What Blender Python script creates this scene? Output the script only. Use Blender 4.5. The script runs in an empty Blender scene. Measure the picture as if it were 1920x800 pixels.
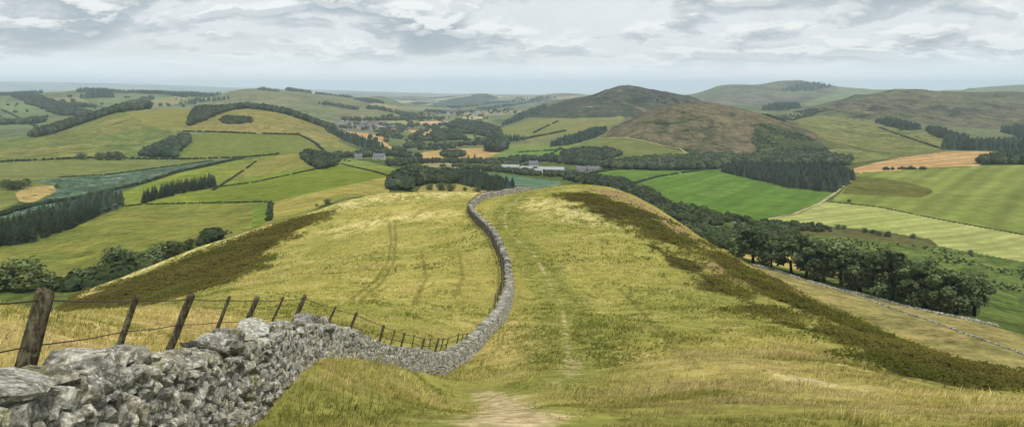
import bpy, math, random
import numpy as np
from mathutils import Vector, Matrix

random.seed(7)
RNG = np.random.default_rng(11)
SC = bpy.context.scene
COL = SC.collection
F, CU, HZ = 1400.0, 960.0, 165.0      # survey constants: bearing and drop of every sighted point

# ------------------------------------------------------------------ helpers
def srgb(c):
    c = np.asarray(c, float) / 255.0
    return np.where(c <= 0.04045, c / 12.92, ((c + 0.055) / 1.055) ** 2.4)

ALB = 1.0
def A(r, g, b, k=1.0):
    c = srgb((r, g, b)) * ALB * k
    return (float(c[0]), float(c[1]), float(c[2]), 1.0)

def tag(o, label=None, cat=None, group=None, kind=None):
    if label: o['label'] = label
    if cat: o['category'] = cat
    if group: o['group'] = group
    if kind: o['kind'] = kind
    return o

def empty(name, loc):
    o = bpy.data.objects.new(name, None)
    o.empty_display_size = 0.2
    COL.objects.link(o)
    o.location = loc
    return o

def pchip_slopes(x, y):
    h = np.diff(x); d = np.diff(y) / h
    m = np.zeros_like(y)
    w1 = 2 * h[1:] + h[:-1]; w2 = h[1:] + 2 * h[:-1]
    with np.errstate(divide='ignore', invalid='ignore'):
        hm = (w1 + w2) / (w1 / d[:-1] + w2 / d[1:])
    ok = (d[:-1] * d[1:]) > 0
    m[1:-1] = np.where(ok, hm, 0)
    m[0] = d[0]; m[-1] = d[-1]
    return m

def pchip(x, y, q):
    x = np.asarray(x, float); y = np.asarray(y, float)
    m = pchip_slopes(x, y)
    q = np.clip(q, x[0], x[-1])
    i = np.clip(np.searchsorted(x, q, side='right') - 1, 0, len(x) - 2)
    h = x[i + 1] - x[i]; t = (q - x[i]) / h
    return ((1 + 2 * t) * (1 - t) ** 2 * y[i] + t * (1 - t) ** 2 * h * m[i]
            + t * t * (3 - 2 * t) * y[i + 1] + t * t * (t - 1) * h * m[i + 1])

def hash2(ix, iy, seed):
    n = (ix.astype(np.int64) * 374761393 + iy.astype(np.int64) * 668265263 + seed * 974634777) & 0xFFFFFFFF
    n = ((n ^ (n >> 13)) * 1274126177) & 0xFFFFFFFF
    n = n ^ (n >> 16)
    return (n & 0xFFFF) / 65535.0

def vnoise(x, y, seed=0):
    x = np.asarray(x, float); y = np.asarray(y, float)
    ix = np.floor(x); iy = np.floor(y)
    fx = x - ix; fy = y - iy
    fx = fx * fx * fx * (fx * (fx * 6 - 15) + 10); fy = fy * fy * fy * (fy * (fy * 6 - 15) + 10)
    a = hash2(ix, iy, seed); b = hash2(ix + 1, iy, seed)
    c = hash2(ix, iy + 1, seed); d = hash2(ix + 1, iy + 1, seed)
    return (a * (1 - fx) + b * fx) * (1 - fy) + (c * (1 - fx) + d * fx) * fy - 0.5

def fbm(x, y, seed=0, octs=4):
    s = 0; a = 1.0
    for o in range(octs):
        s = s + a * vnoise(x * 2 ** o, y * 2 ** o, seed + o * 17); a *= 0.5
    return s

class MB:
    """collects verts / faces (numpy) and links them as ONE mesh object"""
    def __init__(self):
        self.v = []; self.f = {}; self.n = 0; self.c = []; self.anyc = False
    def add(self, v, f, mat=0, col=None):
        v = np.asarray(v, np.float32).reshape(-1, 3)
        f = np.asarray(f, np.int64)
        self.v.append(v)
        if f.size:
            self.f.setdefault((f.shape[1], mat), []).append(f + self.n)
        if col is None: c = np.ones((len(v), 3), np.float32)
        else:
            self.anyc = True
            c = np.broadcast_to(np.asarray(col, np.float32), (len(v), 3))
        self.c.append(c)
        self.n += len(v)
    def data(self, name, mats, smooth=False):
        v = np.concatenate(self.v)
        loops = []; starts = []; tots = []; mi = []; pos = 0
        for (k, m), lst in self.f.items():
            f = np.concatenate(lst)
            loops.append(f.ravel()); n = len(f)
            starts.append(pos + np.arange(n) * k); tots.append(np.full(n, k)); mi.append(np.full(n, m))
            pos += n * k
        loops = np.concatenate(loops).astype(np.int32); starts = np.concatenate(starts).astype(np.int32)
        tots = np.concatenate(tots).astype(np.int32); mi = np.concatenate(mi).astype(np.int32)
        me = bpy.data.meshes.new(name)
        me.vertices.add(len(v)); me.vertices.foreach_set('co', v.ravel())
        me.loops.add(len(loops)); me.loops.foreach_set('vertex_index', loops)
        me.polygons.add(len(starts)); me.polygons.foreach_set('loop_start', starts)
        me.polygons.foreach_set('loop_total', tots)
        for m in (mats if isinstance(mats, (list, tuple)) else [mats]): me.materials.append(m)
        me.polygons.foreach_set('material_index', mi)
        if self.anyc:
            at = me.attributes.new('tint', 'FLOAT_COLOR', 'POINT')
            c = np.concatenate(self.c)
            at.data.foreach_set('color', np.concatenate([c, np.ones((len(c), 1), np.float32)], 1).astype(np.float32).ravel())
        me.update(calc_edges=True)
        me.polygons.foreach_set('use_smooth', np.full(len(starts), bool(smooth)))
        me.validate()
        return me
    def build(self, name, mats, parent=None, smooth=False):
        o = bpy.data.objects.new(name, self.data(name, mats, smooth))
        COL.objects.link(o)
        if parent is not None: o.parent = parent
        return o

# ------------------------------------------------------------------ terrain layers (bearing u, drop v, distance y); ('z' entries give height directly)
def Z(u, z, y): return (u, HZ - F * z / y, y)
LAY = []
LAY.append([Z(-300, -1.65, 1.5), Z(2300, -1.65, 1.5)])
LAY.append([(-300,1090,5),(0,1061,5),(200,930,6.5),(345,850,8.7),(450,795,10.4),(620,800,10.8),(900,800,11),(1400,800,11),(1920,795,12),(2300,800,12)])
LAY.append([(-300,650,14),(0,640,14),(200,668,16),(345,700,15),(450,775,11.8),(540,715,13.2),(620,672,17),(700,672,22),(760,690,28),(830,705,37),(900,690,40),(1060,670,40),(1200,670,38),(1400,690,30),(1600,725,26),(1800,750,24),(1920,760,22),(2300,780,20)])
LAY.append([Z(-300,-6.3,19),Z(0,-6.3,19),Z(200,-7.9,23),Z(345,-7.6,21),Z(450,-6.3,15.0),Z(540,-6.3,15.8),Z(620,-8.2,21.5),Z(700,-10.5,28),Z(760,-12.5,33.5),Z(830,-15.0,39.5),Z(900,-16.6,47.5),Z(1060,-16.2,48),Z(1200,-15.6,47),Z(1400,-13.9,39),Z(1600,-13.2,35),Z(1800,-12.9,32),Z(1920,-12.4,30),Z(2300,-12.4,28)])
LAY.append([(-300,570,26),(0,578,26),(140,592,30),(230,588,38),(345,578,52),(470,566,60),(600,562,62),(700,566,62),(830,570,62),(900,572,63),(957,568,65),(1060,570,65),(1200,580,62),(1400,600,55),(1600,640,48),(1800,690,42),(1920,715,39),(2300,740,36)])
LAY.append([(-300,640,60),(0,640,60),(90,610,80),(140,590,95),(230,572,100),(345,532,110),(470,490,118),(600,460,122),(740,430,130),(850,425,130),(925,426,120),(985,425,120),(1060,425,118),(1150,430,115),(1200,440,110),(1260,455,108),(1320,475,105),(1400,510,95),(1500,560,80),(1600,605,70),(1700,650,63),(1800,685,57),(1920,705,54),(2300,740,50)])
LAY.append([(-300,610,110),(0,600,110),(100,585,118),(140,555,125),(230,518,138),(345,473,152),(470,432,165),(600,391,180),(660,372,190),(740,360,200),(850,358,200),(925,360,195),(985,356,200),(1060,347,205),(1110,348,203),(1150,354,200),(1200,373,190),(1260,408,175),(1320,450,150),(1400,495,125),(1500,552,100),(1600,596,88),(1700,640,78),(1800,675,70),(1920,697,66),(2300,735,60)])
LAY.append([Z(-300,-50,160),Z(0,-50,160),Z(230,-52,175),Z(345,-54,185),Z(470,-56,200),Z(600,-58,222),Z(740,-60,245),Z(850,-62,255),Z(985,-62,260),Z(1060,-62,260),Z(1150,-62,255),Z(1260,-62,235),Z(1320,-62,205),Z(1400,-56,170),Z(1500,-50,140),Z(1600,-45,120),Z(1700,-43,108),Z(1800,-41,100),Z(1920,-40,95),Z(2300,-39,88)])
LAY.append([(-300,530,220),(0,522,230),(110,520,232),(230,490,250),(345,465,270),(470,440,290),(600,405,330),(740,380,400),(850,375,430),(985,380,430),(1060,400,400),(1150,420,380),(1260,450,330),(1320,470,300),(1400,495,260),(1500,522,243),(1600,545,230),(1700,568,215),(1850,605,190),(1920,625,180),(2300,680,150)])
LAY.append([(-300,480,320),(0,462,330),(110,437,360),(230,388,450),(370,382,470),(500,380,440),(600,362,430),(725,345,480),(820,350,520),(960,357,520),(1060,348,600),(1150,350,590),(1260,405,480),(1400,440,430),(1500,440,440),(1600,445,440),(1760,462,430),(1920,492,400),(2300,520,380)])
LAY.append([(-300,400,450),(0,400,450),(110,380,520),(230,350,600),(400,310,730),(480,299,770),(560,285,800),(600,300,750),(640,312,690),(730,318,680),(820,318,760),(930,325,740),(1010,325,860),(1060,328,800),(1150,320,860),(1260,318,880),(1350,320,860),(1480,326,820),(1600,322,800),(1920,310,800),(2300,310,800)])
LAY.append([(-300,303,800),(0,303,800),(150,298,840),(340,299,900),(450,296,950),(560,292,1000),(640,290,980),(730,292,1000),(820,300,980),(930,298,1050),(1010,305,1020),(1060,303,1020),(1150,300,1050),(1260,298,1080),(1400,300,1080),(1580,300,1000),(1700,290,1050),(1860,283,1050),(2300,283,1050)])
LAY.append([(-300,275,1100),(0,268,1120),(80,255,1180),(150,236,1260),(230,210,1350),(330,204,1400),(400,208,1420),(460,204,1420),(520,211,1400),(580,230,1350),(650,258,1300),(720,262,1360),(800,262,1450),(900,262,1450),(960,262,1420),(1060,255,1450),(1110,250,1450),(1150,238,1480),(1200,215,1500),(1250,200,1520),(1310,191,1550),(1370,198,1550),(1420,210,1500),(1470,226,1480),(1560,240,1480),(1700,245,1480),(1800,255,1450),(1920,262,1400),(2300,262,1400)])
LAY.append([(-300,238,1700),(0,235,1700),(150,231,1700),(230,235,1800),(330,235,1850),(460,235,1850),(580,233,1800),(650,243,1720),(720,240,1850),(800,240,1900),(900,240,1900),(960,236,1900),(1060,222,2000),(1150,225,1950),(1310,240,2000),(1420,240,1950),(1470,232,1900),(1560,215,1900),(1700,215,1950),(1800,225,1900),(1920,235,1850),(2300,235,1850)])
LAY.append([(-300,180,3300),(0,180,3300),(80,174,3500),(160,170,3500),(300,174,3500),(400,180,3300),(430,171,3600),(470,166,3700),(560,171,3800),(640,181,3800),(680,184,4000),(710,180,4100),(750,194,4000),(800,205,3600),(880,205,3600),(960,205,3400),(1020,196,3000),(1060,186,2800),(1095,179,2700),(1112,172,2650),(1142,169,2600),(1160,161,2600),(1195,161,2600),(1212,166,2600),(1234,169,2600),(1248,168,2600),(1262,174,2600),(1290,180,2600),(1340,200,2600),(1400,205,2600),(1470,205,2600),(1540,195,2600),(1580,185,2700),(1640,174,2800),(1700,169,2900),(1800,170,2900),(1920,173,2900),(2300,175,2900)])
LAY.append([(-300,187,5000),(0,187,5000),(470,190,5000),(640,192,5000),(800,195,5000),(900,197,4800),(960,197,4500),(1130,200,3600),(1250,200,3600),(1340,197,3800),(1470,195,3900),(1560,185,3900),(1700,188,3900),(1920,188,3900),(2300,188,3900)])
LAY.append([(-300,176,8000),(0,176,8000),(470,178,8000),(620,178,8000),(700,182,7200),(770,182,7000),(820,185,6500),(850,182,6300),(905,176,6000),(960,181,6000),(1000,182,6000),(1050,176,6000),(1090,178,6000),(1150,185,5800),(1250,185,5500),(1300,178,5500),(1330,168,5500),(1352,160,5500),(1385,158,5500),(1415,159,5550),(1440,154,5600),(1465,149,5600),(1495,149,5600),(1525,156,5500),(1560,162,5200),(1600,166,5000),(1640,168,5000),(1740,172,5000),(1800,167,5500),(1860,163,5500),(1920,159,5500),(2300,155,5500)])
LAY.append([(-300,176,12000),(600,176,12000),(830,179,12000),(2300,180,12000)])
LAY.append([(-300,150,20000),(0,153,20000),(150,155,20000),(300,159,20000),(440,164,20000),(560,167,20000),(700,171,20000),(830,175,20000),(960,177,20000),(1100,178,20000),(2300,178,20000)])
LAY.append([Z(-300,-300,25000),Z(2300,-300,25000)])
K = len(LAY)

us = np.concatenate([-40 - np.cumsum(np.linspace(3, 70, 40))[::-1], np.arange(-40, 1961, 1.9), 1961 + np.cumsum(np.linspace(3, 70, 40))])
def smooth_u(a):
    ker = np.exp(-0.5 * (np.arange(-14, 15) / 5.0) ** 2); ker /= ker.sum()
    p = np.pad(a, 14, mode='edge')
    return np.convolve(p, ker, 'valid')
LV = np.zeros((K, len(us))); LY = np.zeros((K, len(us)))
for k, L in enumerate(LAY):
    L = np.array(L, float)
    LV[k] = smooth_u(pchip(L[:, 0], L[:, 1], us))
    LY[k] = np.exp(smooth_u(pchip(L[:, 0], np.log(L[:, 2]), us)))
LZ = LY * (HZ - LV) / F
SOFT = 20.0
LS = np.log(LY + SOFT)
def eval_cols(rows, idx):
    out = np.zeros((len(rows), len(idx)))
    q = np.log(rows + SOFT)
    for j, c in enumerate(idx):
        out[:, j] = pchip(LS[:, c], LZ[:, c], q)
    return out
# rows chosen so that no visible step is coarse
dense = np.exp(np.linspace(math.log(1.5), math.log(25000), 9000))
samp = np.where((us > -30) & (us < 1950))[0][::12]
zz = eval_cols(dense, samp)
vv = HZ - F * zz / dense[:, None]
step = np.maximum(0, -np.diff(vv, axis=0))
runmin = np.minimum.accumulate(vv, axis=0)
vis = vv[1:] <= runmin[1:] + 8
w = (np.minimum(step, 40) * vis * (vv[1:] < 900)).max(axis=1) + 0.035
cum = np.concatenate([[0], np.cumsum(w)])
NR = int(cum[-1] / 1.9)
rows = np.interp(np.linspace(0, cum[-1], NR), cum, dense)
GZ = eval_cols(rows, range(len(us)))
GY = np.repeat(rows[:, None], len(us), 1)
GX = GY * (us[None] - CU) / F
# relief: tussocks close by, folds in the hills far off
near = np.clip((rows - 6) / 20, 0, 1) * np.clip((260 - rows) / 60, 0, 1)
GZ += near[:, None] * (0.22 * fbm(GX / 7.0, GY / 7.0, 3, 3) + 0.5 * vnoise(GX / 26.0, GY / 26.0, 5) + 0.10 * vnoise(GX / 1.3, GY / 1.3, 8))
mid = np.clip((rows - 380) / 300, 0, 1) * np.clip((9000 - rows) / 3000, 0, 1)
GZ += mid[:, None] * (1.6 * fbm(GX / 190.0, GY / 190.0, 21, 3)) * np.clip(rows / 1200, 0.25, 1.6)[:, None]
gul = np.clip((GX - 60) / 150, 0, 1) * (np.clip((rows - 1150) / 250, 0, 1) * np.clip((3200 - rows) / 600, 0, 1))[:, None]
g1 = 1 - np.abs(2 * vnoise(GX / 120.0 + .35 * fbm(GX / 260, GY / 260, 53, 2), GY / 210.0, 51)) * 1.8
GZ += gul * ((5.0 + 6.0 * np.clip((rows - 1700) / 500, 0, 1))[:, None] * (g1 - .55) + 1.2 * fbm(GX / 40, GY / 40, 54, 3))
far = np.clip((rows - 1500) / 800, 0, 1) * np.clip((9000 - rows) / 3000, 0, 1)
rid = 1 - np.abs(2 * vnoise(GX / 420.0, GY / 420.0, 31)) * 1.6
GZ += (far * (9.0 + 12.0 * np.clip((rows - 4200) / 1200, 0, 1)))[:, None] * (rid - 0.6)
GZ += (np.clip((rows - 9000) / 4000, 0, 1) * np.clip((19000 - rows) / 4000, 0, 1))[:, None] * 25 * fbm(GX / 1800, GY / 900, 41, 3)
GV = HZ - F * GZ / GY
print('terrain', NR, len(us))
lrows = np.log(rows)

def col_profile(u):
    j = np.clip(np.searchsorted(us, u) - 1, 0, len(us) - 2)
    t = (u - us[j]) / (us[j + 1] - us[j])
    return GZ[:, j] * (1 - t) + GZ[:, j + 1] * t

def hit(u, v, ymin=6.0, ymax=24000.0):
    z = col_profile(u); V = HZ - F * z / rows
    ok = np.where((rows >= ymin) & (rows <= ymax))[0]
    s = ok[V[ok] <= v]
    if len(s) == 0:
        i = ok[np.argmin(V[ok])]; y = rows[i]
    else:
        i = s[0]
        if i > ok[0]:
            a, b = V[i - 1], V[i]; t = np.clip((a - v) / (a - b + 1e-9), 0, 1)
            y = rows[i - 1] + (rows[i] - rows[i - 1]) * t
        else: y = rows[i]
    x = y * (u - CU) / F
    return np.array([x, y, ground(x, y)])

def ground(x, y):
    x = np.asarray(x, float); y = np.asarray(y, float)
    u = CU + F * x / y
    j = np.clip(np.searchsorted(us, u) - 1, 0, len(us) - 2); i = np.clip(np.searchsorted(rows, y) - 1, 0, NR - 2)
    tu = np.clip((u - us[j]) / (us[j + 1] - us[j]), 0, 1); ty = np.clip((y - rows[i]) / (rows[i + 1] - rows[i]), 0, 1)
    return ((GZ[i, j] * (1 - tu) + GZ[i, j + 1] * tu) * (1 - ty) + (GZ[i + 1, j] * (1 - tu) + GZ[i + 1, j + 1] * tu) * ty)

def ground_pt(p):
    return np.array([p[0], p[1], float(ground(p[0], p[1]))])

def line_world(px, ymin=6.0, ymax=24000.0, n=10):
    out = []
    for (a, b) in zip(px[:-1], px[1:]):
        for t in np.linspace(0, 1, n, endpoint=False):
            out.append(hit(a[0] + (b[0] - a[0]) * t, a[1] + (b[1] - a[1]) * t, ymin, ymax))
    out.append(hit(px[-1][0], px[-1][1], ymin, ymax))
    return np.array(out)

def poly_world(px, ymin=6.0, ymax=24000.0, n=5):
    return line_world(list(px) + [px[0]], ymin, ymax, n)[:-1, :2]

def inside(poly, x, y):
    x = np.asarray(x); y = np.asarray(y)
    res = np.zeros(x.shape, bool)
    m = (x >= poly[:, 0].min()) & (x <= poly[:, 0].max()) & (y >= poly[:, 1].min()) & (y <= poly[:, 1].max())
    xs = x[m]; ys = y[m]
    c = np.zeros(xs.shape, bool)
    j = len(poly) - 1
    for i in range(len(poly)):
        xi, yi = poly[i]; xj, yj = poly[j]
        if yi != yj:
            c ^= ((yi > ys) != (yj > ys)) & (xs < (xj - xi) * (ys - yi) / (yj - yi) + xi)
        j = i
    res[m] = c
    return res

def dist_line(pts, x, y):
    """distance of points to a polyline in plan"""
    d = np.full(x.shape, 1e9)
    for a, b in zip(pts[:-1], pts[1:]):
        ab = b[:2] - a[:2]; L = (ab ** 2).sum() + 1e-9
        t = np.clip(((x - a[0]) * ab[0] + (y - a[1]) * ab[1]) / L, 0, 1)
        d = np.minimum(d, np.hypot(x - a[0] - t * ab[0], y - a[1] - t * ab[1]))
    return d
# ------------------------------------------------------------------ materials
ALB = 0.70
def sat(n, col, s):
    h = n.node('ShaderNodeHueSaturation'); h.inputs['Saturation'].default_value = s; n.put(h.inputs['Color'], col)
    return h.outputs[0]
def new_mat(name):
    m = bpy.data.materials.new(name); m.use_nodes = True
    nt = m.node_tree; nt.nodes.clear()
    return m, nt
class NT:
    """small helper for writing node trees"""
    def __init__(s, nt): s.nt = nt; s.n = nt.nodes; s.l = nt.links
    def node(s, t, **kw):
        n = s.n.new(t)
        for k, v in kw.items(): setattr(n, k, v)
        return n
    def put(s, sock, v):
        if isinstance(v, bpy.types.NodeSocket): s.l.new(v, sock)
        else: sock.default_value = v
    def math(s, op, a, b=0.0, c=None, clamp=False):
        n = s.node('ShaderNodeMath', operation=op, use_clamp=clamp)
        s.put(n.inputs[0], a); s.put(n.inputs[1], b)
        if c is not None: s.put(n.inputs[2], c)
        return n.outputs[0]
    def vmath(s, op, a, b=(0, 0, 0)):
        n = s.node('ShaderNodeVectorMath', operation=op)
        s.put(n.inputs[0], a)
        if op == 'SCALE': s.put(n.inputs['Scale'], b)
        else: s.put(n.inputs[1], b)
        return n.outputs['Value'] if op in ('DOT_PRODUCT', 'LENGTH') else n.outputs[0]
    def mix(s, f, a, b, mode='MIX'):
        n = s.node('ShaderNodeMix', data_type='RGBA', blend_type=mode, clamp_factor=True)
        s.put(n.inputs[0], f); s.put(n.inputs[6], a); s.put(n.inputs[7], b)
        return n.outputs[2]
    def noise(s, vec, scale, detail=3.0, rough=0.55, dist=0.0, col=False):
        n = s.node('ShaderNodeTexNoise')
        s.put(n.inputs['Vector'], vec)
        n.inputs['Scale'].default_value = scale; n.inputs['Detail'].default_value = detail
        n.inputs['Roughness'].default_value = rough; n.inputs['Distortion'].default_value = dist
        return n.outputs['Color' if col else 'Fac']
    def remap(s, v, a, b, c=0.0, d=1.0):
        n = s.node('ShaderNodeMapRange'); n.clamp = True
        s.put(n.inputs[0], v)
        for i, q in enumerate((a, b, c, d)): s.put(n.inputs[i + 1], q)
        return n.outputs[0]
    def smooth(s, v, a, b):
        n = s.node('ShaderNodeMapRange', interpolation_type='SMOOTHSTEP'); n.clamp = True
        s.put(n.inputs[0], v); n.inputs[1].default_value = a; n.inputs[2].default_value = b
        return n.outputs[0]
    def attr(s, name, out='Fac'):
        return s.node('ShaderNodeAttribute', attribute_name=name).outputs[out]
    def pos(s): return s.node('ShaderNodeNewGeometry').outputs['Position']
    def diffuse(s, col, rough=1.0, bump=None, bdist=0.1, bstr=1.0, spec=False, transl=0.0):
        out = s.node('ShaderNodeOutputMaterial')
        nrm = None
        if bump is not None:
            b = s.node('ShaderNodeBump'); b.inputs['Strength'].default_value = bstr; b.inputs['Distance'].default_value = bdist
            s.l.new(bump, b.inputs['Height']); nrm = b.outputs[0]
        if spec:
            d = s.node('ShaderNodeBsdfPrincipled'); s.put(d.inputs['Base Color'], col); s.put(d.inputs['Roughness'], rough)
            d.inputs['Specular IOR Level'].default_value = 0.3
        else:
            d = s.node('ShaderNodeBsdfDiffuse'); s.put(d.inputs['Color'], col); d.inputs['Roughness'].default_value = 0.5
        if nrm is not None: s.l.new(nrm, d.inputs['Normal'])
        res = d.outputs[0]
        if transl:
            t = s.node('ShaderNodeBsdfTranslucent'); s.put(t.inputs['Color'], col)
            mx = s.node('ShaderNodeMixShader'); mx.inputs[0].default_value = transl
            s.l.new(res, mx.inputs[1]); s.l.new(t.outputs[0], mx.inputs[2]); res = mx.outputs[0]
        s.l.new(res, out.inputs['Surface'])

def field_mat(name, c1, c2, c3=None, big=60.0, med=9.0, fine=1.6, stripes=None, contrast=1.0, spots=None, streak=None):
    """grass or crop: two or three colours in drifts, mottling, grain, optional drill rows (angle deg, spacing m, strength)"""
    m, nt = new_mat(name); n = NT(nt); p = n.pos(); contrast *= 1.4
    p2 = n.vmath('MULTIPLY', p, (1, 1, 0.4)); DIM = 0.85
    a = n.smooth(n.noise(p2, 1 / big, 4, 0.6, 0.6), 0.36, 0.64)
    col = n.mix(a, c1, c2)
    b = n.noise(p2, 1 / med, 4, 0.65)
    if c3 is not None:
        col = n.mix(n.smooth(n.noise(p2, 1.7 / big, 5, 0.65, 1.2), 0.52, 0.68), col, c3)
    g = n.noise(p2, 1 / fine, 2, 0.7)
    k = n.math('ADD', n.remap(b, 0.25, 0.75, 1 - 0.28 * contrast, 1 + 0.28 * contrast), n.remap(g, 0.25, 0.75, -0.22 * contrast, 0.22 * contrast))
    if stripes:
        ang, sp, st = stripes
        dx = (math.cos(math.radians(ang)), math.sin(math.radians(ang)), 0)
        wob = n.math('MULTIPLY', n.noise(p2, 1 / 90, 2), 14.0)
        w = n.math('SINE', n.math('MULTIPLY', n.math('ADD', n.vmath('DOT_PRODUCT', p, dx), wob), 2 * math.pi / sp))
        w2 = n.math('SINE', n.math('MULTIPLY', n.math('ADD', n.vmath('DOT_PRODUCT', p, dx), wob), 2 * math.pi / (sp * 2.7)))
        ww = n.math('ADD', n.math('MULTIPLY', w, 0.6), n.math('MULTIPLY', w2, 0.6))
        k = n.math('ADD', k, n.math('MULTIPLY', n.math('MULTIPLY', ww, n.remap(b, 0.3, 0.7, 0.3, 1.3)), st))
    if spots:
        c, sc, th = spots
        col = n.mix(n.smooth(n.noise(p2, 1 / sc, 5, 0.7, 0.8), th, th + 0.07), col, c)
    if streak:
        c, sc, th, st = streak
        q = n.vmath('MULTIPLY', p, (1.0, 0.33, 2.0))
        col = n.mix(n.math('MULTIPLY', n.smooth(n.noise(q, 1 / sc, 6, 0.7, 1.0), th, th + 0.12), st), col, c)
    w3 = n.noise(n.vmath('MULTIPLY', p, (1, .55, .6)), 1 / (med * 2.6), 5, 0.7, 0.9)
    k = n.math('ADD', k, n.remap(w3, 0.3, 0.7, -0.17 * contrast, 0.17 * contrast))
    col = n.vmath('SCALE', col, n.math('MULTIPLY', k, DIM))
    n.diffuse(col, bump=g, bdist=0.25 * fine / 1.6, bstr=0.5)
    return m

def leaf_mat(name, col, transl=0.25, vary=0.35, hue=(1.0, 1.0, 1.0)):
    m, nt = new_mat(name); n = NT(nt)
    t = n.attr('tint', 'Color')
    r = n.node('ShaderNodeObjectInfo').outputs['Random']
    w = n.noise(n.pos(), 0.11, 3)
    c = n.mix(1.0, col, t, 'MULTIPLY')
    c = n.vmath('SCALE', c, n.math('ADD', n.remap(r, 0, 1, 1 - vary * .5, 1 + vary * .5), n.remap(w, .3, .7, -.25, .25)))
    n.diffuse(c, transl=transl)
    return m

# ------------------------------------------------------------------ the ridge's grass: masks surveyed on the ground
def ridge_mat():
    m, nt = new_mat('ridge_grass'); n = NT(nt); p = n.pos()
    n1 = n.noise(p, 1 / 38, 5, 0.62, 0.8)
    n2 = n.noise(p, 1 / 6.5, 5, 0.65, 0.6)
    n3 = n.noise(p, 1 / 1.1, 4, 0.7)
    n4 = n.noise(p, 1 / 0.28, 3, 0.7)
    q = n.vmath('MULTIPLY', p, (1.0, 0.42, 1.0))
    n5 = n.noise(q, 1 / 2.6, 5, 0.72, 1.0)
    straw = A(200, 186, 112); gold = A(176, 166, 84); olive = A(148, 148, 70); green = A(112, 122, 52)
    col = n.mix(n.smooth(n1, 0.38, 0.62), olive, gold)
    col = n.mix(n.math('MULTIPLY', n.smooth(n2, 0.5, 0.68), 0.6), col, straw)
    col = n.mix(n.math('MULTIPLY', n.smooth(n2, 0.48, 0.3), 0.5), col, green)
    col = n.mix(n.math('MULTIPLY', n.smooth(n5, 0.56, 0.70), 0.6), col, A(208, 192, 116))
    col = n.mix(n.math('MULTIPLY', n.smooth(n5, 0.44, 0.32), 0.65), col, A(98, 98, 44))
    dry = n.math('MULTIPLY', n.attr('dry'), n.remap(n2, 0.3, 0.6, 0.5, 1.2))
    col = n.mix(dry, col, n.mix(n.smooth(n3, 0.4, 0.6), A(196, 164, 94), A(212, 188, 124)))
    grn = n.math('MULTIPLY', n.attr('green'), n.remap(n2, 0.25, 0.6, 0.35, 1.1))
    col = n.mix(grn, col, n.mix(n.smooth(n3, 0.35, 0.65), A(92, 108, 44), A(132, 136, 62)))
    pale = n.math('MULTIPLY', n.attr('pale'), n.smooth(n5, 0.44, 0.56))
    col = n.mix(pale, col, A(232, 216, 150))
    br = n.smooth(n.math('ADD', n.attr('bracken'), n.math('MULTIPLY', n.math('SUBTRACT', n2, 0.5), 1.7)), 0.42, 0.62)
    col = n.mix(br, col, n.mix(n.smooth(n3, 0.35, 0.65), A(62, 62, 34), A(84, 80, 44)))
    hea = n.smooth(n.math('ADD', n.attr('heather'), n.math('MULTIPLY', n.math('SUBTRACT', n2, 0.5), 0.9)), 0.42, 0.62)
    col = n.mix(hea, col, n.mix(n.smooth(n3, 0.35, 0.65), A(142, 118, 82), A(168, 148, 100)))
    pa = n.smooth(n.math('ADD', n.attr('path'), n.math('ADD', n.math('MULTIPLY', n.math('SUBTRACT', n3, 0.5), 0.9), n.math('MULTIPLY', n.math('SUBTRACT', n2, 0.5), 0.7))), 0.40, 0.75)
    col = n.mix(pa, col, n.mix(n.smooth(n4, 0.35, 0.65), A(168, 148, 106), A(206, 188, 142)))
    tr = n.math('MULTIPLY', n.attr('track'), n.remap(n2, 0.3, 0.6, 0.5, 1.0))
    col = n.mix(tr, col, A(92, 90, 42))
    k = n.math('ADD', n.remap(n3, 0.25, 0.75, 0.74, 1.26), n.remap(n4, 0.25, 0.75, -0.2, 0.2))
    col = sat(n, n.vmath('SCALE', col, n.math('MULTIPLY', k, 1.08)), 0.95)
    h = n.math('ADD', n.math('MULTIPLY', n3, 0.7), n.math('MULTIPLY', n4, 0.22))
    n.diffuse(col, bump=h, bdist=0.35, bstr=0.8)
    return m

GR = A(112, 126, 62); 
pasture = lambda nm, a, b, **k: field_mat(nm, A(*a), A(*b), **k)

# ------------------------------------------------------------------ fields: (kind name, label, corner sightings, nearest, farthest, material)
FIELDS = []
def field(name, label, px, mat, ymin=200, ymax=24000): FIELDS.append((name, label, px, ymin, ymax, mat))

# -- left side of the valley
m_pA = pasture('pasture_a', (128, 136, 66), (146, 146, 74), c3=A(112, 124, 60), big=45, med=7)
field('field', 'big olive pasture below the left conifer belt, reaching to the ridge', [(-40,470),(0,465),(60,457),(130,430),(230,388),(300,384),(400,382),(500,380),(560,378),(600,388),(560,420),(480,440),(345,480),(200,530),(100,560),(-40,560)], m_pA, 210, 700)
m_pB = pasture('pasture_b', (122, 142, 60), (142, 152, 66), c3=A(150, 150, 74), big=60, med=9)
field('field', 'green sloping pasture around the short conifer belt', [(222,388),(222,362),(270,346),(330,326),(400,311),(450,298),(560,282),(640,300),(735,318),(728,332),(500,380),(300,385)], m_pB, 380, 900)
field('field', 'bright green strip of pasture below the round wood', [(478,342),(590,319),(640,310),(735,320),(728,331),(500,379),(380,383),(372,357)], pasture('pasture_c', (120, 136, 54), (132, 144, 60), big=80, contrast=.7), 380, 900)
field('field', 'tawny rough pasture on the rounded mound under the wood', [(440,312),(480,302),(560,284),(572,296),(592,317),(478,341),(385,350),(455,318)], pasture('pasture_d', (142, 144, 74), (156, 148, 84), big=40), 600, 900)
field('field', 'beige hay strip running up to the dark wood behind the ridge', [(506,379),(728,331),(730,362),(640,372),(560,400),(505,412)], pasture('pasture_e', (176, 166, 92), (160, 154, 80), big=30, stripes=(60, 7, .05)), 300, 560)
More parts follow.
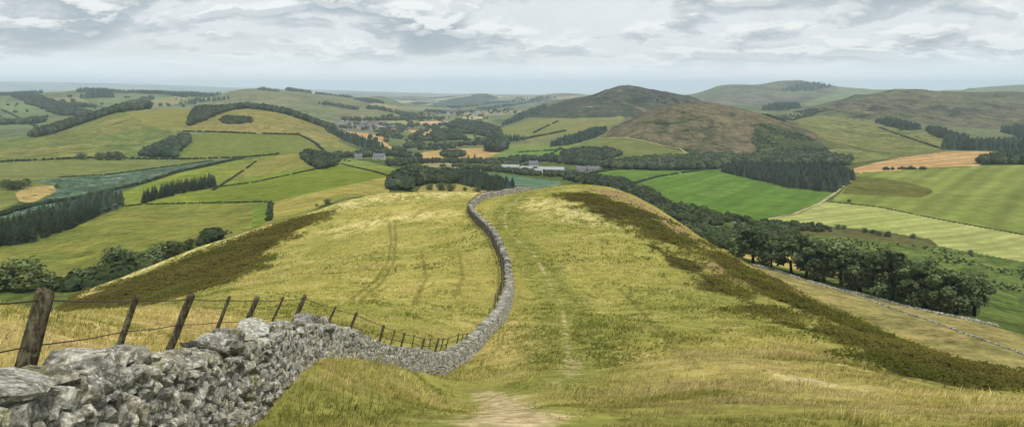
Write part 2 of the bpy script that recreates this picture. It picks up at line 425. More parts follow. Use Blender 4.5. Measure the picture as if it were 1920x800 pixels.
field('field', 'small green pasture left of the beige hay strip', [(478,380),(506,379),(505,412),(470,436)], pasture('pasture_f', (112, 134, 58), (126, 142, 62), big=30), 250, 560)
m_turnip = field_mat('leafy_crop', A(82, 104, 82), A(98, 120, 94), c3=A(126, 144, 124), big=26, med=5, fine=2.2, stripes=(70, 9, .13), contrast=2.0)
field('field', 'blue green leafy crop field crossing the left of the valley', [(-40,412),(0,405),(20,395),(60,383),(100,365),(104,348),(60,338),(200,328),(320,312),(400,301),(460,296),(452,298),(400,309),(330,324),(270,344),(220,360),(100,388),(0,412)], m_turnip, 380, 1000)
field('field', 'small pale stubble patch beside the leafy crop field', [(28,362),(50,352),(100,347),(106,358),(62,380),(36,377)], field_mat('stubble_patch', A(196, 172, 112), A(178, 158, 98), spots=(A(110,124,66), 18, .58)), 380, 800)
field('field', 'olive pasture left of the small stubble patch', [(-40,345),(60,338),(100,347),(50,352),(28,362),(36,378),(0,395),(-40,400)], pasture('pasture_g', (128, 134, 72), (112, 128, 62)), 380, 800)
field('field', 'flat olive pasture above the leafy crop field', [(-40,308),(0,305),(150,299),(240,300),(345,300),(440,297),(400,301),(320,312),(200,328),(120,333),(60,338),(-40,345)], pasture('pasture_h', (134, 140, 82), (122, 132, 74), big=90, contrast=.7), 380, 1000)
m_hillL = field_mat('hill_pasture', A(112, 128, 68), A(140, 138, 80), c3=A(100, 120, 62), big=140, med=14, fine=4, contrast=1.2, streak=(A(160, 152, 94), 60, .52, .6))
field('hill', 'long green hill on the left with tawny streaks', [(-40,308),(0,303),(150,298),(260,298),(340,299),(345,262),(345,236),(360,206),(330,200),(230,206),(150,232),(80,252),(-40,270)], m_hillL, 780, 1600)
field('field', 'yellowish pasture on the shoulder of the left hill', [(235,210),(330,203),(362,204),(350,236),(300,243),(262,226)], pasture('pasture_i', (142, 142, 76), (150, 146, 80), big=60, contrast=.6), 900, 1600)
field('hill', 'rounded tawny knob with a dark gorse patch on top', [(345,236),(362,212),(400,206),(460,202),(520,208),(580,226),(650,256),(620,268),(560,252),(480,250),(345,247)], field_mat('knob_pasture', A(156, 144, 86), A(140, 138, 80), c3=A(128, 128, 72), big=70, med=12, fine=3), 900, 1700)
field('field', 'green field below the hedge under the tawny knob', [(340,262),(400,248),(480,251),(560,253),(612,288),(560,289),(450,297),(340,299)], pasture('pasture_j', (118, 132, 62), (130, 138, 70), big=80, contrast=.6), 780, 1500)
field('field', 'narrow green field between the small wood and the hill', [(262,298),(240,292),(300,262),(330,250),(362,250),(362,268),(342,284),(338,298)], pasture('pasture_k', (108, 132, 68), (116, 138, 76)), 780, 1500)
field('field', 'pale grass strip beside the dark belt below the knob', [(585,260),(612,256),(660,276),(700,290),(640,292),(612,288)], pasture('pasture_l', (152, 148, 86), (132, 138, 78)), 780, 1500)
field('field', 'bright grass field with grazing cattle near the white farmhouse', [(622,292),(690,303),(750,318),(735,320),(640,309),(632,300)], pasture('pasture_m', (128, 148, 72), (142, 154, 82)), 600, 1050)
m_stub = field_mat('stubble', A(214, 178, 120), A(198, 164, 106), c3=A(222, 192, 136), big=50, med=8, stripes=(40, 9, .05), contrast=.7)
field('field', 'stubble field on the slope below the first village', [(650,246),(690,250),(726,259),(758,269),(734,279),(708,279),(690,268),(664,255)], m_stub, 900, 2200)
field('field', 'grey ploughed strip above the stubble below the village', [(640,240),(690,246),(728,258),(690,250),(650,246)], field_mat('ploughed', A(128, 128, 116), A(140, 136, 122)), 900, 2200)
field('field', 'small stubble field right of the first village', [(764,243),(810,244),(806,255),(778,252)], m_stub, 900, 2400)
m_stub2 = field_mat('stubble_b', A(206, 176, 116), A(192, 160, 102), c3=A(216, 190, 132), big=60, stripes=(95, 9, .07), contrast=.8)
field('field', 'curved stubble field around the oval copse', [(772,292),(800,284),(850,279),(912,277),(940,285),(905,299),(860,304),(800,302)], m_stub2, 700, 1300)
field('field', 'pinkish stubble strip in the far valley', [(786,228),(860,227),(850,233),(790,233)], field_mat('stubble_c', A(226, 190, 152), A(214, 178, 136)), 1300, 3500)
field('field', 'narrow pale stubble strip below the far village', [(842,220),(905,218),(905,223),(845,224)], field_mat('stubble_d', A(206, 186, 136), A(196, 180, 126)), 1600, 4500)
field('field', 'green meadow between farm and the curved stubble field', [(902,301),(940,288),(985,283),(1062,281),(1048,298),(1010,304),(940,304)], pasture('pasture_n', (112, 146, 72), (126, 152, 82), contrast=.6), 700, 1400)
field('field', 'pale green meadow below the pointed conifer strip', [(940,286),(960,272),(1030,268),(1110,262),(1062,281),(985,283)], pasture('pasture_o', (138, 154, 84), (124, 146, 76), contrast=.6), 800, 1500)
field('field', 'tawny upland field under the dark heather hill', [(930,262),(945,238),(1010,222),(1060,219),(1172,218),(1160,236),(1112,248),(1050,256),(980,266)], field_mat('upland_a', A(146, 144, 86), A(130, 138, 78), big=110, med=14, fine=3, contrast=.6), 1100, 2100)
field('field', 'teal leafy crop field behind the ridge wall', [(850,318),(930,325),(1000,334),(1054,341),(1046,362),(985,366),(960,355),(900,335)], field_mat('leafy_crop_b', A(98, 128, 100), A(116, 142, 112), med=6, stripes=(20, 6, .07)), 450, 800)
field('field', 'straw clearing inside the dark wood behind the ridge', [(790,348),(840,343),(900,350),(950,360),(780,364)], field_mat('clearing', A(176, 164, 96), A(164, 154, 90)), 380, 560)
# -- right side of the valley
m_E = field_mat('bright_pasture', A(100, 134, 56), A(112, 142, 62), c3=A(122, 146, 74), big=90, med=11, fine=2, stripes=(150, 15, .15), contrast=.6)
field('field', 'bright green pasture below the long plantation', [(1105,324),(1160,318),(1340,316),(1350,321),(1480,354),(1562,361),(1530,386),(1482,403),(1430,413),(1350,402),(1262,382),(1225,350),(1165,333)], m_E, 420, 1000)
m_stubR = field_mat('stubble_big', A(214, 176, 122), A(200, 164, 110), c3=A(224, 190, 138), big=70, med=9, stripes=(118, 16, .26), contrast=.7)
field('field', 'big golden stubble field on the right', [(1578,322),(1640,305),(1700,293),(1790,283),(1862,284),(1850,296),(1838,310),(1700,318),(1612,324)], m_stubR, 650, 1250)
m_lime = field_mat('lime_pasture', A(146, 156, 80), A(136, 149, 74), c3=A(156, 163, 92), big=100, med=12, fine=2.5, stripes=(140, 17, .2), contrast=.5)
field('field', 'lime green pasture with mown lines on the right', [(1600,325),(1700,319),(1838,311),(1960,308),(1960,448),(1920,440),(1750,409),(1650,387),(1560,376),(1592,345)], m_lime, 380, 900)
field('field', 'brown bracken patch in the lime green pasture', [(1604,331),(1650,333),(1700,341),(1745,354),(1750,361),(1725,371),(1650,367),(1578,363)], field_mat('bracken_patch', A(122, 122, 62), A(108, 110, 54), c3=A(132,132,66)), 380, 900)
m_palegreen = field_mat('cut_hay', A(186, 188, 116), A(174, 182, 106), c3=A(192, 188, 124), big=60, med=9, stripes=(118, 9, .2), contrast=.5)
field('field', 'pale cut hay field on the right', [(1438,413),(1500,400),(1548,378),(1650,389),(1750,410),(1920,441),(1960,450),(1960,500),(1920,491),(1760,461),(1745,448),(1640,431),(1520,421)], m_palegreen, 330, 700)
field('bank', 'brown grassy bank below the pale hay field', [(1440,418),(1520,421),(1640,431),(1745,449),(1760,462),(1700,458),(1600,446),(1500,436)], field_mat('bank', A(124, 112, 78), A(108, 108, 66)), 330, 700)
m_scrub = field_mat('rough_meadow', A(104, 122, 62), A(122, 136, 72), c3=A(76, 94, 48), big=24, med=5, fine=1.4, contrast=1.3, spots=(A(64, 84, 40), 9, .57))
field('field', 'rough green meadow with rushes behind the row of trees', [(1460,436),(1600,446),(1700,458),(1760,462),(1920,492),(1960,500),(1960,640),(1860,600),(1600,545),(1500,520),(1440,500)], m_scrub, 200, 640)
m_beige = field_mat('dry_slope', A(174, 160, 102), A(154, 148, 92), c3=A(136, 136, 80), big=30, med=5, fine=1.3, contrast=1.1, spots=(A(112, 108, 60), 4.5, .61))
field('field', 'straw coloured strip seen through the row of trees', [(1300,438),(1350,448),(1440,474),(1560,492),(1640,514),(1600,530),(1500,508),(1400,484),(1310,462)], field_mat('straw_strip', A(202, 180, 108), A(186, 166, 96)), 250, 420)
field('hillside', 'dry tawny hillside below the bracken on the right', [(1390,494),(1440,504),(1500,523),(1600,548),(1700,572),(1850,608),(1960,640),(1960,800),(1600,720),(1390,560)], m_beige, 92, 262)
# -- hills beyond
m_heath = field_mat('heather_hill', A(122, 112, 86), A(100, 98, 68), c3=A(88, 94, 58), big=75, med=14, fine=4, contrast=1.7, spots=(A(70, 80, 46), 75, .54), streak=(A(138, 126, 100), 30, .52, .7))
field('hill', 'brown heather covered conical hill', [(1128,262),(1150,236),(1200,214),(1250,199),(1310,189),(1370,196),(1420,208),(1480,228),(1540,250),(1600,290),(1560,300),(1430,300),(1290,292),(1200,266)], m_heath, 1000, 1800)
m_hgreen = field_mat('hill_green', A(122, 132, 72), A(136, 138, 80), c3=A(112, 126, 66), big=90, med=14, fine=3, contrast=.6)
field('field', 'green pasture at the foot of the heather hill', [(1062,285),(1112,262),(1150,256),(1200,264),(1290,286),(1310,300),(1290,316),(1180,316),(1100,318)], m_hgreen, 850, 1600)
field('hill', 'dark green heath on the right flank of the heather hill', [(1420,232),(1450,232),(1500,248),(1540,268),(1560,290),(1500,296),(1430,292),(1405,262)], field_mat('gorse_flank', A(86, 96, 60), A(72, 84, 52), c3=A(106, 106, 70), big=60, med=12, fine=4, contrast=1.2), 1000, 1700)
m_slopeR = field_mat('slope_right', A(138, 138, 82), A(122, 130, 76), c3=A(150, 144, 90), big=120, med=16, fine=4, contrast=1.3, streak=(A(98, 102, 62), 60, .52, .8))
field('hill', 'tawny green slope right of the heather hill', [(1480,226),(1540,216),(1640,226),(1720,248),(1790,262),(1780,284),(1700,294),(1590,306),(1560,288),(1530,250)], m_slopeR, 900, 2000)
m_dark = field_mat('dark_heath', A(82, 84, 66), A(66, 74, 54), c3=A(122, 108, 90), big=230, med=30, fine=8, contrast=1.6, spots=(A(136, 120, 102), 120, .56), streak=(A(56, 64, 46), 60, .52, .6))
field('hill', 'dark heather hill with a flat rocky top', [(990,220),(1015,203),(1050,192),(1090,176),(1130,166),(1170,159),(1200,160),(1250,168),(1300,182),(1340,200),(1340,235),(1170,219),(1060,222)], m_dark, 1900, 3100)
m_right = field_mat('moor', A(114, 106, 84), A(102, 106, 72), c3=A(124, 132, 84), big=260, med=32, fine=9, contrast=1.6, spots=(A(80, 78, 64), 170, .52), streak=(A(142, 142, 98), 120, .55, .5))
field('hill', 'broad brown moorland hill on the right', [(1480,208),(1540,193),(1580,183),(1640,172),(1700,167),(1800,168),(1960,170),(2300,172),(2300,262),(1960,262),(1790,262),(1720,248),(1640,226),(1540,216)], m_right, 1700, 3300)
m_far = field_mat('far_moor', A(118, 114, 94), A(118, 126, 90), c3=A(92, 94, 80), big=420, med=70, fine=20, contrast=1.5, streak=(A(96, 88, 80), 160, .52, .6))
field('hill', 'dark wooded hill on the far side of the valley', [(800,200),(830,187),(870,181),(905,174),(935,184),(905,192),(870,199),(840,203)], field_mat('far_wooded', A(78, 92, 78), A(90, 102, 84), c3=A(66, 80, 68), big=300, med=70, fine=20), 3800, 7200)
field('hill', 'distant moorland hill with a domed summit', [(1240,195),(1300,174),(1350,160),(1400,155),(1440,151),(1480,147),(1520,153),(1570,162),(1570,190),(1480,210),(1340,200)], m_far, 3300, 7000)
m_farg = field_mat('far_green', A(134, 146, 104), A(122, 138, 98), c3=A(148, 152, 116), big=400, med=70, fine=20, contrast=.7)
field('hill', 'distant pale green upland right of the domed summit', [(1500,196),(1560,175),(1600,164),(1640,166),(1700,168),(1640,180),(1560,205)], m_farg, 2700, 7000)
field('hill', 'far green upland on the right skyline', [(1740,176),(1800,165),(1860,161),(1960,156),(2300,150),(2300,180)], m_farg, 4500, 7000)
m_leftfar = field_mat('left_far_hill', A(136, 134, 96), A(124, 132, 92), c3=A(108, 120, 82), big=330, med=50, fine=14, contrast=1.2, streak=(A(112, 104, 80), 120, .54, .6))
field('hill', 'wide tawny hill below the hilltop plantations on the left', [(405,194),(430,169),(470,164),(560,169),(640,179),(700,190),(745,205),(740,222),(640,232),(520,215),(440,206)], m_leftfar, 1700, 4300)
for i, (px, a, b, lab) in enumerate([
    ([(-40,192),(60,190),(150,200),(140,215),(60,212),(-40,210)], (124,144,96), (132,146,100), 'green far field at the left edge below the tree belts'),
    ([(-40,215),(70,214),(110,232),(60,240),(-40,246)], (118,136,90), (126,142,94), 'green far field left of the dark belt'),
    ([(80,184),(150,182),(165,192),(150,196),(70,192)], (164,152,116), (154,146,112), 'brown far field between two tree belts'),
    ([(170,194),(240,176),(310,182),(290,200),(230,206)], (126,142,100), (134,146,104), 'green far hillside field right of the square plantation'),
    ([(255,202),(290,186),(330,180),(352,186),(330,196)], (158,150,108), (148,146,102), 'tawny far field below the skyline belts'),
    ([(340,194),(360,184),(400,182),(402,192)], (132,146,100), (124,140,96), 'small green far field beside the hill'),
    ([(-40,262),(20,244),(88,236),(90,248),(40,262)], (124,122,102), (134,130,104), 'grey brown far field behind the long left hill')]):
    field('field', lab, px, pasture('far_field_%s' % 'abcdefg'[i], a, b, big=150, med=30, fine=8, contrast=.6), 1500, 4200)
# -- far valley patches
for i, (px, a, b, lab) in enumerate([
    ([(705,212),(770,214),(740,222),(690,222)], (140,146,104), (130,140,96), 'muted green patch on the far valley side'),
    ([(700,228),(776,226),(790,231),(740,235)], (172,168,112), (160,160,104), 'straw coloured patch between two rows of trees'),
    ([(820,258),(900,252),(905,258),(830,264)], (132,150,92), (142,156,98), 'green strip in the middle of the valley'),
    ([(840,270),(930,262),(935,270),(850,276)], (128,148,84), (138,154,92), 'green strip beside the stream trees'),
    ([(900,250),(935,240),(940,246),(920,256)], (140,152,96), (128,144,88), 'small green paddock by the big valley wood'),
    ([(870,212),(960,206),(1000,208),(950,216),(880,218)], (156,150,112), (166,160,120), 'pale field below the far village'),
    ([(740,205),(800,208),(860,204),(800,200),(752,199)], (150,148,112), (138,140,104), 'tawny far valley field below the small hill'),
    ([(700,192),(748,200),(740,204),(690,198)], (176,164,120), (164,156,116), 'pale patch at the foot of the small hill'),
    ([(860,236),(790,238),(800,243),(850,243)], (128,140,96), (120,134,90), 'green far meadow behind the big valley wood'),
    ([(790,214),(840,216),(880,224),(800,224)], (138,142,100), (128,136,94), 'olive far meadow in front of the far village'),
    ([(715,262),(760,256),(775,262),(770,272),(740,280)], (112,128,80), (124,136,88), 'green paddocks below the first village'),
    ([(800,300),(870,306),(900,312),(850,316),(790,312)], (176,164,120), (160,152,104), 'tawny rough strip beside the stream')]):
    field('field', lab, px, pasture('valley_patch_%s' % 'abcdefghijklm'[i], a, b, big=90, med=20, fine=5, contrast=.6), 700, 4500)

# classify the faces
cy = 0.5 * (GY[:-1, :-1] + GY[1:, 1:]); cx = 0.25 * (GX[:-1, :-1] + GX[1:, 1:] + GX[:-1, 1:] + GX[1:, :-1])
region = np.zeros(cy.shape, np.int32)
lim = 0.5 * (LY[7][:-1] + LY[7][1:])
L14 = 0.5 * (LY[15][:-1] + LY[15][1:]) * 0 + 4400.0
L10 = 0.5 * (LY[11][:-1] + LY[11][1:])
region[cy < lim[None]] = 1
region[(cy >= lim[None])] = 2
region[cy > L10[None]] = 3
region[cy > L14[None]] = 4
wob = 0.0
for i, (nm, lab, px, y0, y1, mt) in enumerate(FIELDS):
    pw = poly_world(px, y0, y1)
    ins = inside(pw, cx, cy) & (cy >= lim[None])
    region[ins] = 10 + i
base_regions = [
    (1, 'grassy_hill', 'long grassy ridge falling away along the stone wall', ridge_mat()),
    (2, 'valley_ground', 'rough green valley floor between fields and woods', field_mat('valley_rough', A(86, 104, 54), A(112, 122, 66), c3=A(68, 86, 44), big=60, med=10, fine=2.5, contrast=1.1)),
    (3, 'far_valley_ground', 'mottled green and tawny country beyond the first hills', field_mat('far_rough', A(106, 120, 82), A(136, 138, 96), c3=A(82, 100, 70), big=170, med=40, fine=10, contrast=.9)),
    (4, 'plain', 'hazy blue plain reaching to the skyline', field_mat('plain', A(96, 108, 96), A(176, 168, 140), c3=A(52, 68, 62), big=900, med=260, fine=90, contrast=1.8, streak=(A(190, 180, 150), 500, .55, .8)))]
allv = np.stack([GX, GY, GZ], -1).reshape(-1, 3).astype(np.float32)
nc = len(us)
ii, jj = np.meshgrid(np.arange(NR - 1), np.arange(nc - 1), indexing='ij')
quad = np.stack([ii * nc + jj, ii * nc + jj + 1, (ii + 1) * nc + jj + 1, (ii + 1) * nc + jj], -1)

# masks for the ridge, measured on the ground plan
def mask_poly(px, ymin, ymax, soft):
    pw = poly_world(px, ymin, ymax, 6)
    X = GX[:ridge_rows]; Y = GY[:ridge_rows]
    ins = inside(pw, X, Y)
    m = np.zeros(X.shape)
    x0, x1 = pw[:, 0].min() - soft, pw[:, 0].max() + soft; y0, y1 = pw[:, 1].min() - soft, pw[:, 1].max() + soft
    sel = (X > x0) & (X < x1) & (Y > y0) & (Y < y1)
    d = dist_line(np.vstack([pw, pw[:1]]), X[sel], Y[sel])
    s = np.where(ins[sel], d, -d)
    m[sel] = np.clip(0.5 + s / (2 * soft), 0, 1)
    return m
def mask_line(pw, width, soft):
    X = GX[:ridge_rows]; Y = GY[:ridge_rows]
    sel = (X > pw[:, 0].min() - 6) & (X < pw[:, 0].max() + 6) & (Y > pw[:, 1].min() - 6) & (Y < pw[:, 1].max() + 6)
    m = np.zeros(X.shape)
    d = dist_line(pw, X[sel], Y[sel])
    m[sel] = np.clip((width / 2 + soft - d) / soft, 0, 1)
    return m
ridge_rows = int(np.searchsorted(rows, 275))
MASK = {k: np.zeros((ridge_rows, nc)) for k in ('bracken', 'dry', 'green', 'pale', 'heather', 'path', 'track')}
def put(k, m): MASK[k] = np.maximum(MASK[k], m)
BR_LEFT = [(118,572),(160,556),(230,528),(345,486),(470,442),(560,410),(590,404),(592,412),(560,430),(500,470),(480,492),(470,506),(420,530),(330,558),(250,580),(180,588),(130,588)]
BR_TOP = [(1060,362),(1100,358),(1130,366),(1180,382),(1230,402),(1250,420),(1290,450),(1330,470),(1280,466),(1230,450),(1180,428),(1120,402),(1080,384),(1052,374)]
BR_EDGE = [(1325,456),(1400,497),(1500,553),(1590,598),(1604,614),(1500,582),(1430,550),(1380,520),(1338,490)]
BR_RIGHT = [(1225,462),(1290,488),(1350,528),(1400,560),(1440,575),(1520,612),(1600,606),(1700,646),(1800,680),(1920,702),(1980,715),(1980,790),(1920,772),(1800,735),(1700,702),(1600,662),(1520,630),(1440,600),(1390,582),(1404,570),(1350,548),(1290,512),(1240,486)]
put('bracken', mask_poly(BR_LEFT, 70, 200, 4.0)); put('bracken', mask_poly(BR_TOP, 90, 215, 5) * .86); put('bracken', mask_poly(BR_RIGHT, 30, 160, 4.5)); put('bracken', mask_poly(BR_EDGE, 60, 160, 3.0))
put('heather', mask_poly([(1085,352),(1150,356),(1200,376),(1260,412),(1320,455),(1330,468),(1290,452),(1250,420),(1225,398),(1170,376),(1120,362)], 90, 215, 4))
put('heather', mask_poly([(1338,488),(1380,518),(1432,550),(1440,566),(1400,555),(1350,525),(1310,496)], 80, 160, 3) * .9)
put('pale', mask_poly([(980,372),(1030,378),(1075,394),(1120,412),(1150,425),(1110,420),(1050,400),(990,386)], 90, 210, 5))
put('pale', mask_poly([(600,388),(740,358),(900,356),(985,358),(900,366),(740,376),(620,398)], 120, 215, 6) * .8)
put('pale', mask_poly([(120,560),(230,515),(345,470),(480,428),(590,392),(590,399),(480,436),(345,479),(230,526),(140,562)], 90, 200, 1.6))
put('pale', mask_poly([(620,430),(700,408),(830,396),(850,400),(740,416),(640,440)], 90, 190, 4) * .8)
put('pale', mask_poly([(1450,700),(1560,715),(1600,728),(1520,722),(1452,708)], 18, 60, 1.2))
put('dry', mask_poly([(-60,600),(230,600),(420,575),(420,640),(300,680),(-60,700)], 6, 60, 3) * .8)
put('dry', mask_poly([(640,690),(720,690),(800,715),(840,760),(740,770),(650,730)], 9, 45, 2) * .45)
put('dry', mask_poly([(940,610),(1020,600),(1040,660),(1000,700),(900,690),(870,690)], 25, 70, 4) * .7)
put('dry', mask_poly([(1100,650),(1500,670),(1800,740),(1700,780),(1300,720),(1100,690)], 12, 60, 4) * .45)
put('green', mask_poly([(440,800),(500,740),(600,680),(700,680),(780,720),(830,740),(880,760),(820,800)], 8, 40, 3) * .95)
put('green', mask_poly([(880,700),(1000,690),(1120,700),(1120,740),(1000,735),(900,730)], 14, 50, 3) * .6)
put('green', mask_poly([(1000,400),(1060,420),(1180,500),(1250,560),(1100,560),(960,470),(940,420)], 60, 180, 14) * .5)
PATH = [(985,360),(955,388),(945,408),(950,432),(975,455),(1000,475),(1015,500),(1028,530),(1050,560),(1058,600),(1065,650),(1066,680),(1055,712)]
pw = line_world(PATH, 20, 205, 8); put('path', mask_line(pw, 0.12, 0.6) * .52)
put('path', mask_poly([(1450,699),(1560,713),(1600,727),(1520,722),(1452,708)], 14, 60, .7) * .75)
put('path', mask_poly([(1062,668),(1095,680),(1105,700),(1050,722),(1030,716),(1055,690)], 15, 60, 1.6) * .85)
put('path', mask_poly([(880,728),(960,738),(1010,760),(1060,790),(1060,830),(860,830),(850,780),(900,765)], 8, 40, 1.4))
put('green', mask_line(pw, 3.0, 2.5) * .7)
for L in ([(728,412),(734,450),(728,490),(705,525),(660,560)], [(740,412),(742,450),(738,490),(716,530),(676,562)], [(1215,598),(1250,632),(1280,662),(1310,690)], [(1160,540),(1200,580),(1215,598)], [(820,384),(770,402),(700,414),(640,436)], [(860,470),(868,520),(850,560)], [(790,470),(800,520),(775,570)]):
    lw = line_world(L, 20, 205, 8); put('track', mask_line(lw, 0.12, 0.28) * .6)

def build_terrain():
    out = []
    items = [(r, n_, l_, m_) for r, n_, l_, m_ in base_regions] + [(10 + i, f[0], f[1], f[5]) for i, f in enumerate(FIELDS)]
    for rid, nm, lab, mt in items:
        q = quad[region == rid]
        if len(q) == 0: print('empty field', lab); continue
        uq, inv = np.unique(q.ravel(), return_inverse=True)
        mb = MB(); mb.add(allv[uq], inv.reshape(-1, 4))
        o = mb.build(nm, mt, smooth=True)
        tag(o, lab, nm.replace('_', ' '), kind='structure')
        if rid == 1:
            for k, M in MASK.items():
                full = np.zeros(NR * nc, np.float32); full[:ridge_rows * nc] = M.ravel()
                o.data.attributes.new(k, 'FLOAT', 'POINT').data.foreach_set('value', full[uq])
        out.append(o)
    return out
build_terrain()

def mask_at(k, x, y):
    u = CU + F * x / y
    j = np.clip(np.searchsorted(us, u), 0, nc - 1); i = np.clip(np.searchsorted(rows, y), 0, ridge_rows - 1)
    return MASK[k][i, j]

# ------------------------------------------------------------------ camera, sky, sun, haze
cam = bpy.data.cameras.new('camera'); co = bpy.data.objects.new('camera', cam); COL.objects.link(co)
co.location = (0, 0, 0); co.rotation_euler = (math.radians(90), 0, 0)
cam.sensor_width = 36; cam.lens = 36 * F / 1920; cam.shift_y = -(400 - HZ) / 1920
cam.clip_start = 0.1; cam.clip_end = 120000
SC.camera = co

SUN = Vector((0.22, -0.55, 0.80)).normalized()
sl = bpy.data.lights.new('sun', 'SUN'); so = bpy.data.objects.new('sun', sl); COL.objects.link(so)
sl.energy = 1.5; sl.angle = math.radians(12); sl.color = (1.0, 0.95, 0.87)
so.rotation_euler = (-SUN).to_track_quat('-Z', 'Y').to_euler()
so.location = (0, 0, 60)

wd = bpy.data.worlds.new('World'); SC.world = wd; wd.use_nodes = True
n = NT(wd.node_tree); wd.node_tree.nodes.clear()
sky = n.node('ShaderNodeTexSky', sky_type='NISHITA'); sky.sun_disc = False
sky.sun_elevation = math.asin(SUN.z); sky.sun_rotation = math.atan2(SUN.x, SUN.y)
sky.air_density = 1.0; sky.dust_density = 2.0
d = n.node('ShaderNodeTexCoord').outputs['Generated']
sep = n.node('ShaderNodeSeparateXYZ'); n.put(sep.inputs[0], d)
el = n.math('MAXIMUM', sep.outputs[2], 0.0)
def deck(dz, k):
    """cloud heaps crowd together and flatten towards the skyline"""
    e = n.math('ADD', n.math('ADD', el, dz), 0.03)
    s = n.math('MULTIPLY', n.math('POWER', e, -0.2), 1.9)
    q = n.node('ShaderNodeCombineXYZ')
    n.put(q.inputs[0], n.math('MULTIPLY', sep.outputs[0], s)); n.put(q.inputs[1], n.math('MULTIPLY', sep.outputs[1], s))
    n.put(q.inputs[2], n.math('MULTIPLY', n.math('LOGARITHM', e, math.e), k))
    return q.outputs[0]
def dens(dz):
    big = n.noise(deck(dz, 0.85), 1.6, 3, 0.5, 0.3)
    fin = n.noise(deck(dz, 0.5), 5.0, 9, 0.58, 0.25)
    return n.math('ADD', n.math('MULTIPLY', big, 0.60), n.math('MULTIPLY', fin, 0.40))
d0 = dens(0.0); d1 = dens(0.009); d2 = dens(-0.011)
cover = n.smooth(d0, 0.41, 0.50)                       # heaped grey bodies against the thin bright veil
body = n.smooth(d0, 0.45, 0.62)
toplit = n.smooth(n.math('SUBTRACT', d0, d1), 0.0, 0.045)
under = n.smooth(n.math('SUBTRACT', d0, d2), 0.0, 0.045)
veil = n.mix(n.noise(deck(0.0, 0.9), 3.0, 5, 0.6), (0.60, 0.655, 0.69, 1), (0.84, 0.86, 0.86, 1))
heap = n.mix(body, (0.78, 0.80, 0.815, 1), (0.35, 0.405, 0.45, 1))
heap = n.mix(n.math('MULTIPLY', toplit, 0.85), heap, (0.92, 0.925, 0.91, 1))
heap = n.mix(n.math('MULTIPLY', under, 0.55), heap, (0.42, 0.475, 0.52, 1))
cl = n.mix(cover, veil, heap)
bandn = n.noise(n.vmath('MULTIPLY', d, (2.5, 2.5, 45)), 1.0, 4, 0.55)
lowc = n.mix(n.smooth(bandn, .38, .62), (0.90, 0.97, 1.0, 1), (1.0, 1.03, 1.03, 1))
fade = n.math('ADD', 0.05, n.math('MULTIPLY', 0.95, n.smooth(n.math('ADD', el, n.math('MULTIPLY', n.math('SUBTRACT', bandn, 0.5), 0.03)), 0.010, 0.054)))
cl = n.mix(fade, lowc, cl)
b1 = n.node('ShaderNodeBackground'); n.put(b1.inputs[0], sky.outputs[0]); b1.inputs[1].default_value = 0.06
b2 = n.node('ShaderNodeBackground'); n.put(b2.inputs[0], cl); b2.inputs[1].default_value = 0.50
mx = n.node('ShaderNodeMixShader'); mx.inputs[0].default_value = 0.93
n.l.new(b1.outputs[0], mx.inputs[1]); n.l.new(b2.outputs[0], mx.inputs[2])
wo = n.node('ShaderNodeOutputWorld'); n.l.new(mx.outputs[0], wo.inputs['Surface'])

def haze():
    m, nt = new_mat('haze_air'); n = NT(nt)
    v = n.node('ShaderNodeVolumePrincipled')
    v.inputs['Color'].default_value = (0.70, 0.87, 1.0, 1); v.inputs['Density'].default_value = 0.00008
    v.inputs['Anisotropy'].default_value = 0.0
    out = n.node('ShaderNodeOutputMaterial'); n.l.new(v.outputs[0], out.inputs['Volume'])
    mb = MB()
    X = 27000; lo, hi = float(GZ.min()) - 1.0, float(max(GZ.max(), 60)) + 8.0
    c = np.array([(x, y, z) for z in (lo, hi) for y in (-300, 26500) for x in (-X, X)], float)
    mb.add(c, [(0, 2, 3, 1), (4, 5, 7, 6), (0, 1, 5, 4), (2, 6, 7, 3), (0, 4, 6, 2), (1, 3, 7, 5)])
    o = mb.build('haze', m); tag(o, 'thin blue haze over the far valley', 'haze', kind='stuff')
    print('haze', lo, hi, GX.min(), GX.max())
HAZE = True
if HAZE: haze()

SC.view_settings.view_transform = 'Standard'; SC.view_settings.look = 'None'
SC.view_settings.exposure = 1.15; SC.view_settings.gamma = 1.0
SC.cycles.use_denoising = True
SC.cycles.max_bounces = 4; SC.cycles.diffuse_bounces = 2; SC.cycles.glossy_bounces = 1; SC.cycles.transmission_bounces = 2
SC.cycles.volume_bounces = 1; SC.cycles.transparent_max_bounces = 4
SC.cycles.use_adaptive_sampling = True; SC.cycles.adaptive_threshold = 0.01
# ------------------------------------------------------------------ plants
def unit(v): return v / (np.linalg.norm(v, axis=-1, keepdims=True) + 1e-9)
def leaf_quads(c, nrm, size, rng, aspect=1.0):
    """one small leafy face per point, facing roughly nrm"""
    n = len(c)
    r = unit(rng.normal(size=(n, 3)))
    t = unit(np.cross(nrm, r)); b = np.cross(nrm, t)
    s = np.asarray(size).reshape(-1, 1) * np.ones((n, 1))
    bend = nrm * s * 0.25
    v = np.stack([c + t * s - b * s * aspect * .6, c + t * s * .3 + b * s * aspect + bend, c - t * s + b * s * aspect * .5, c - t * s * .4 - b * s * aspect - bend], 1)
    f = np.arange(4 * n).reshape(n, 4)
    return v.reshape(-1, 3), f
def tint_quads(n, rng, lo=.65, hi=1.35):
    k = rng.uniform(lo, hi, (n, 1)); w = rng.uniform(-.08, .08, (n, 1))
    return np.repeat(np.concatenate([k * (1 + w), k, k * (1 - w)], 1), 4, 0)
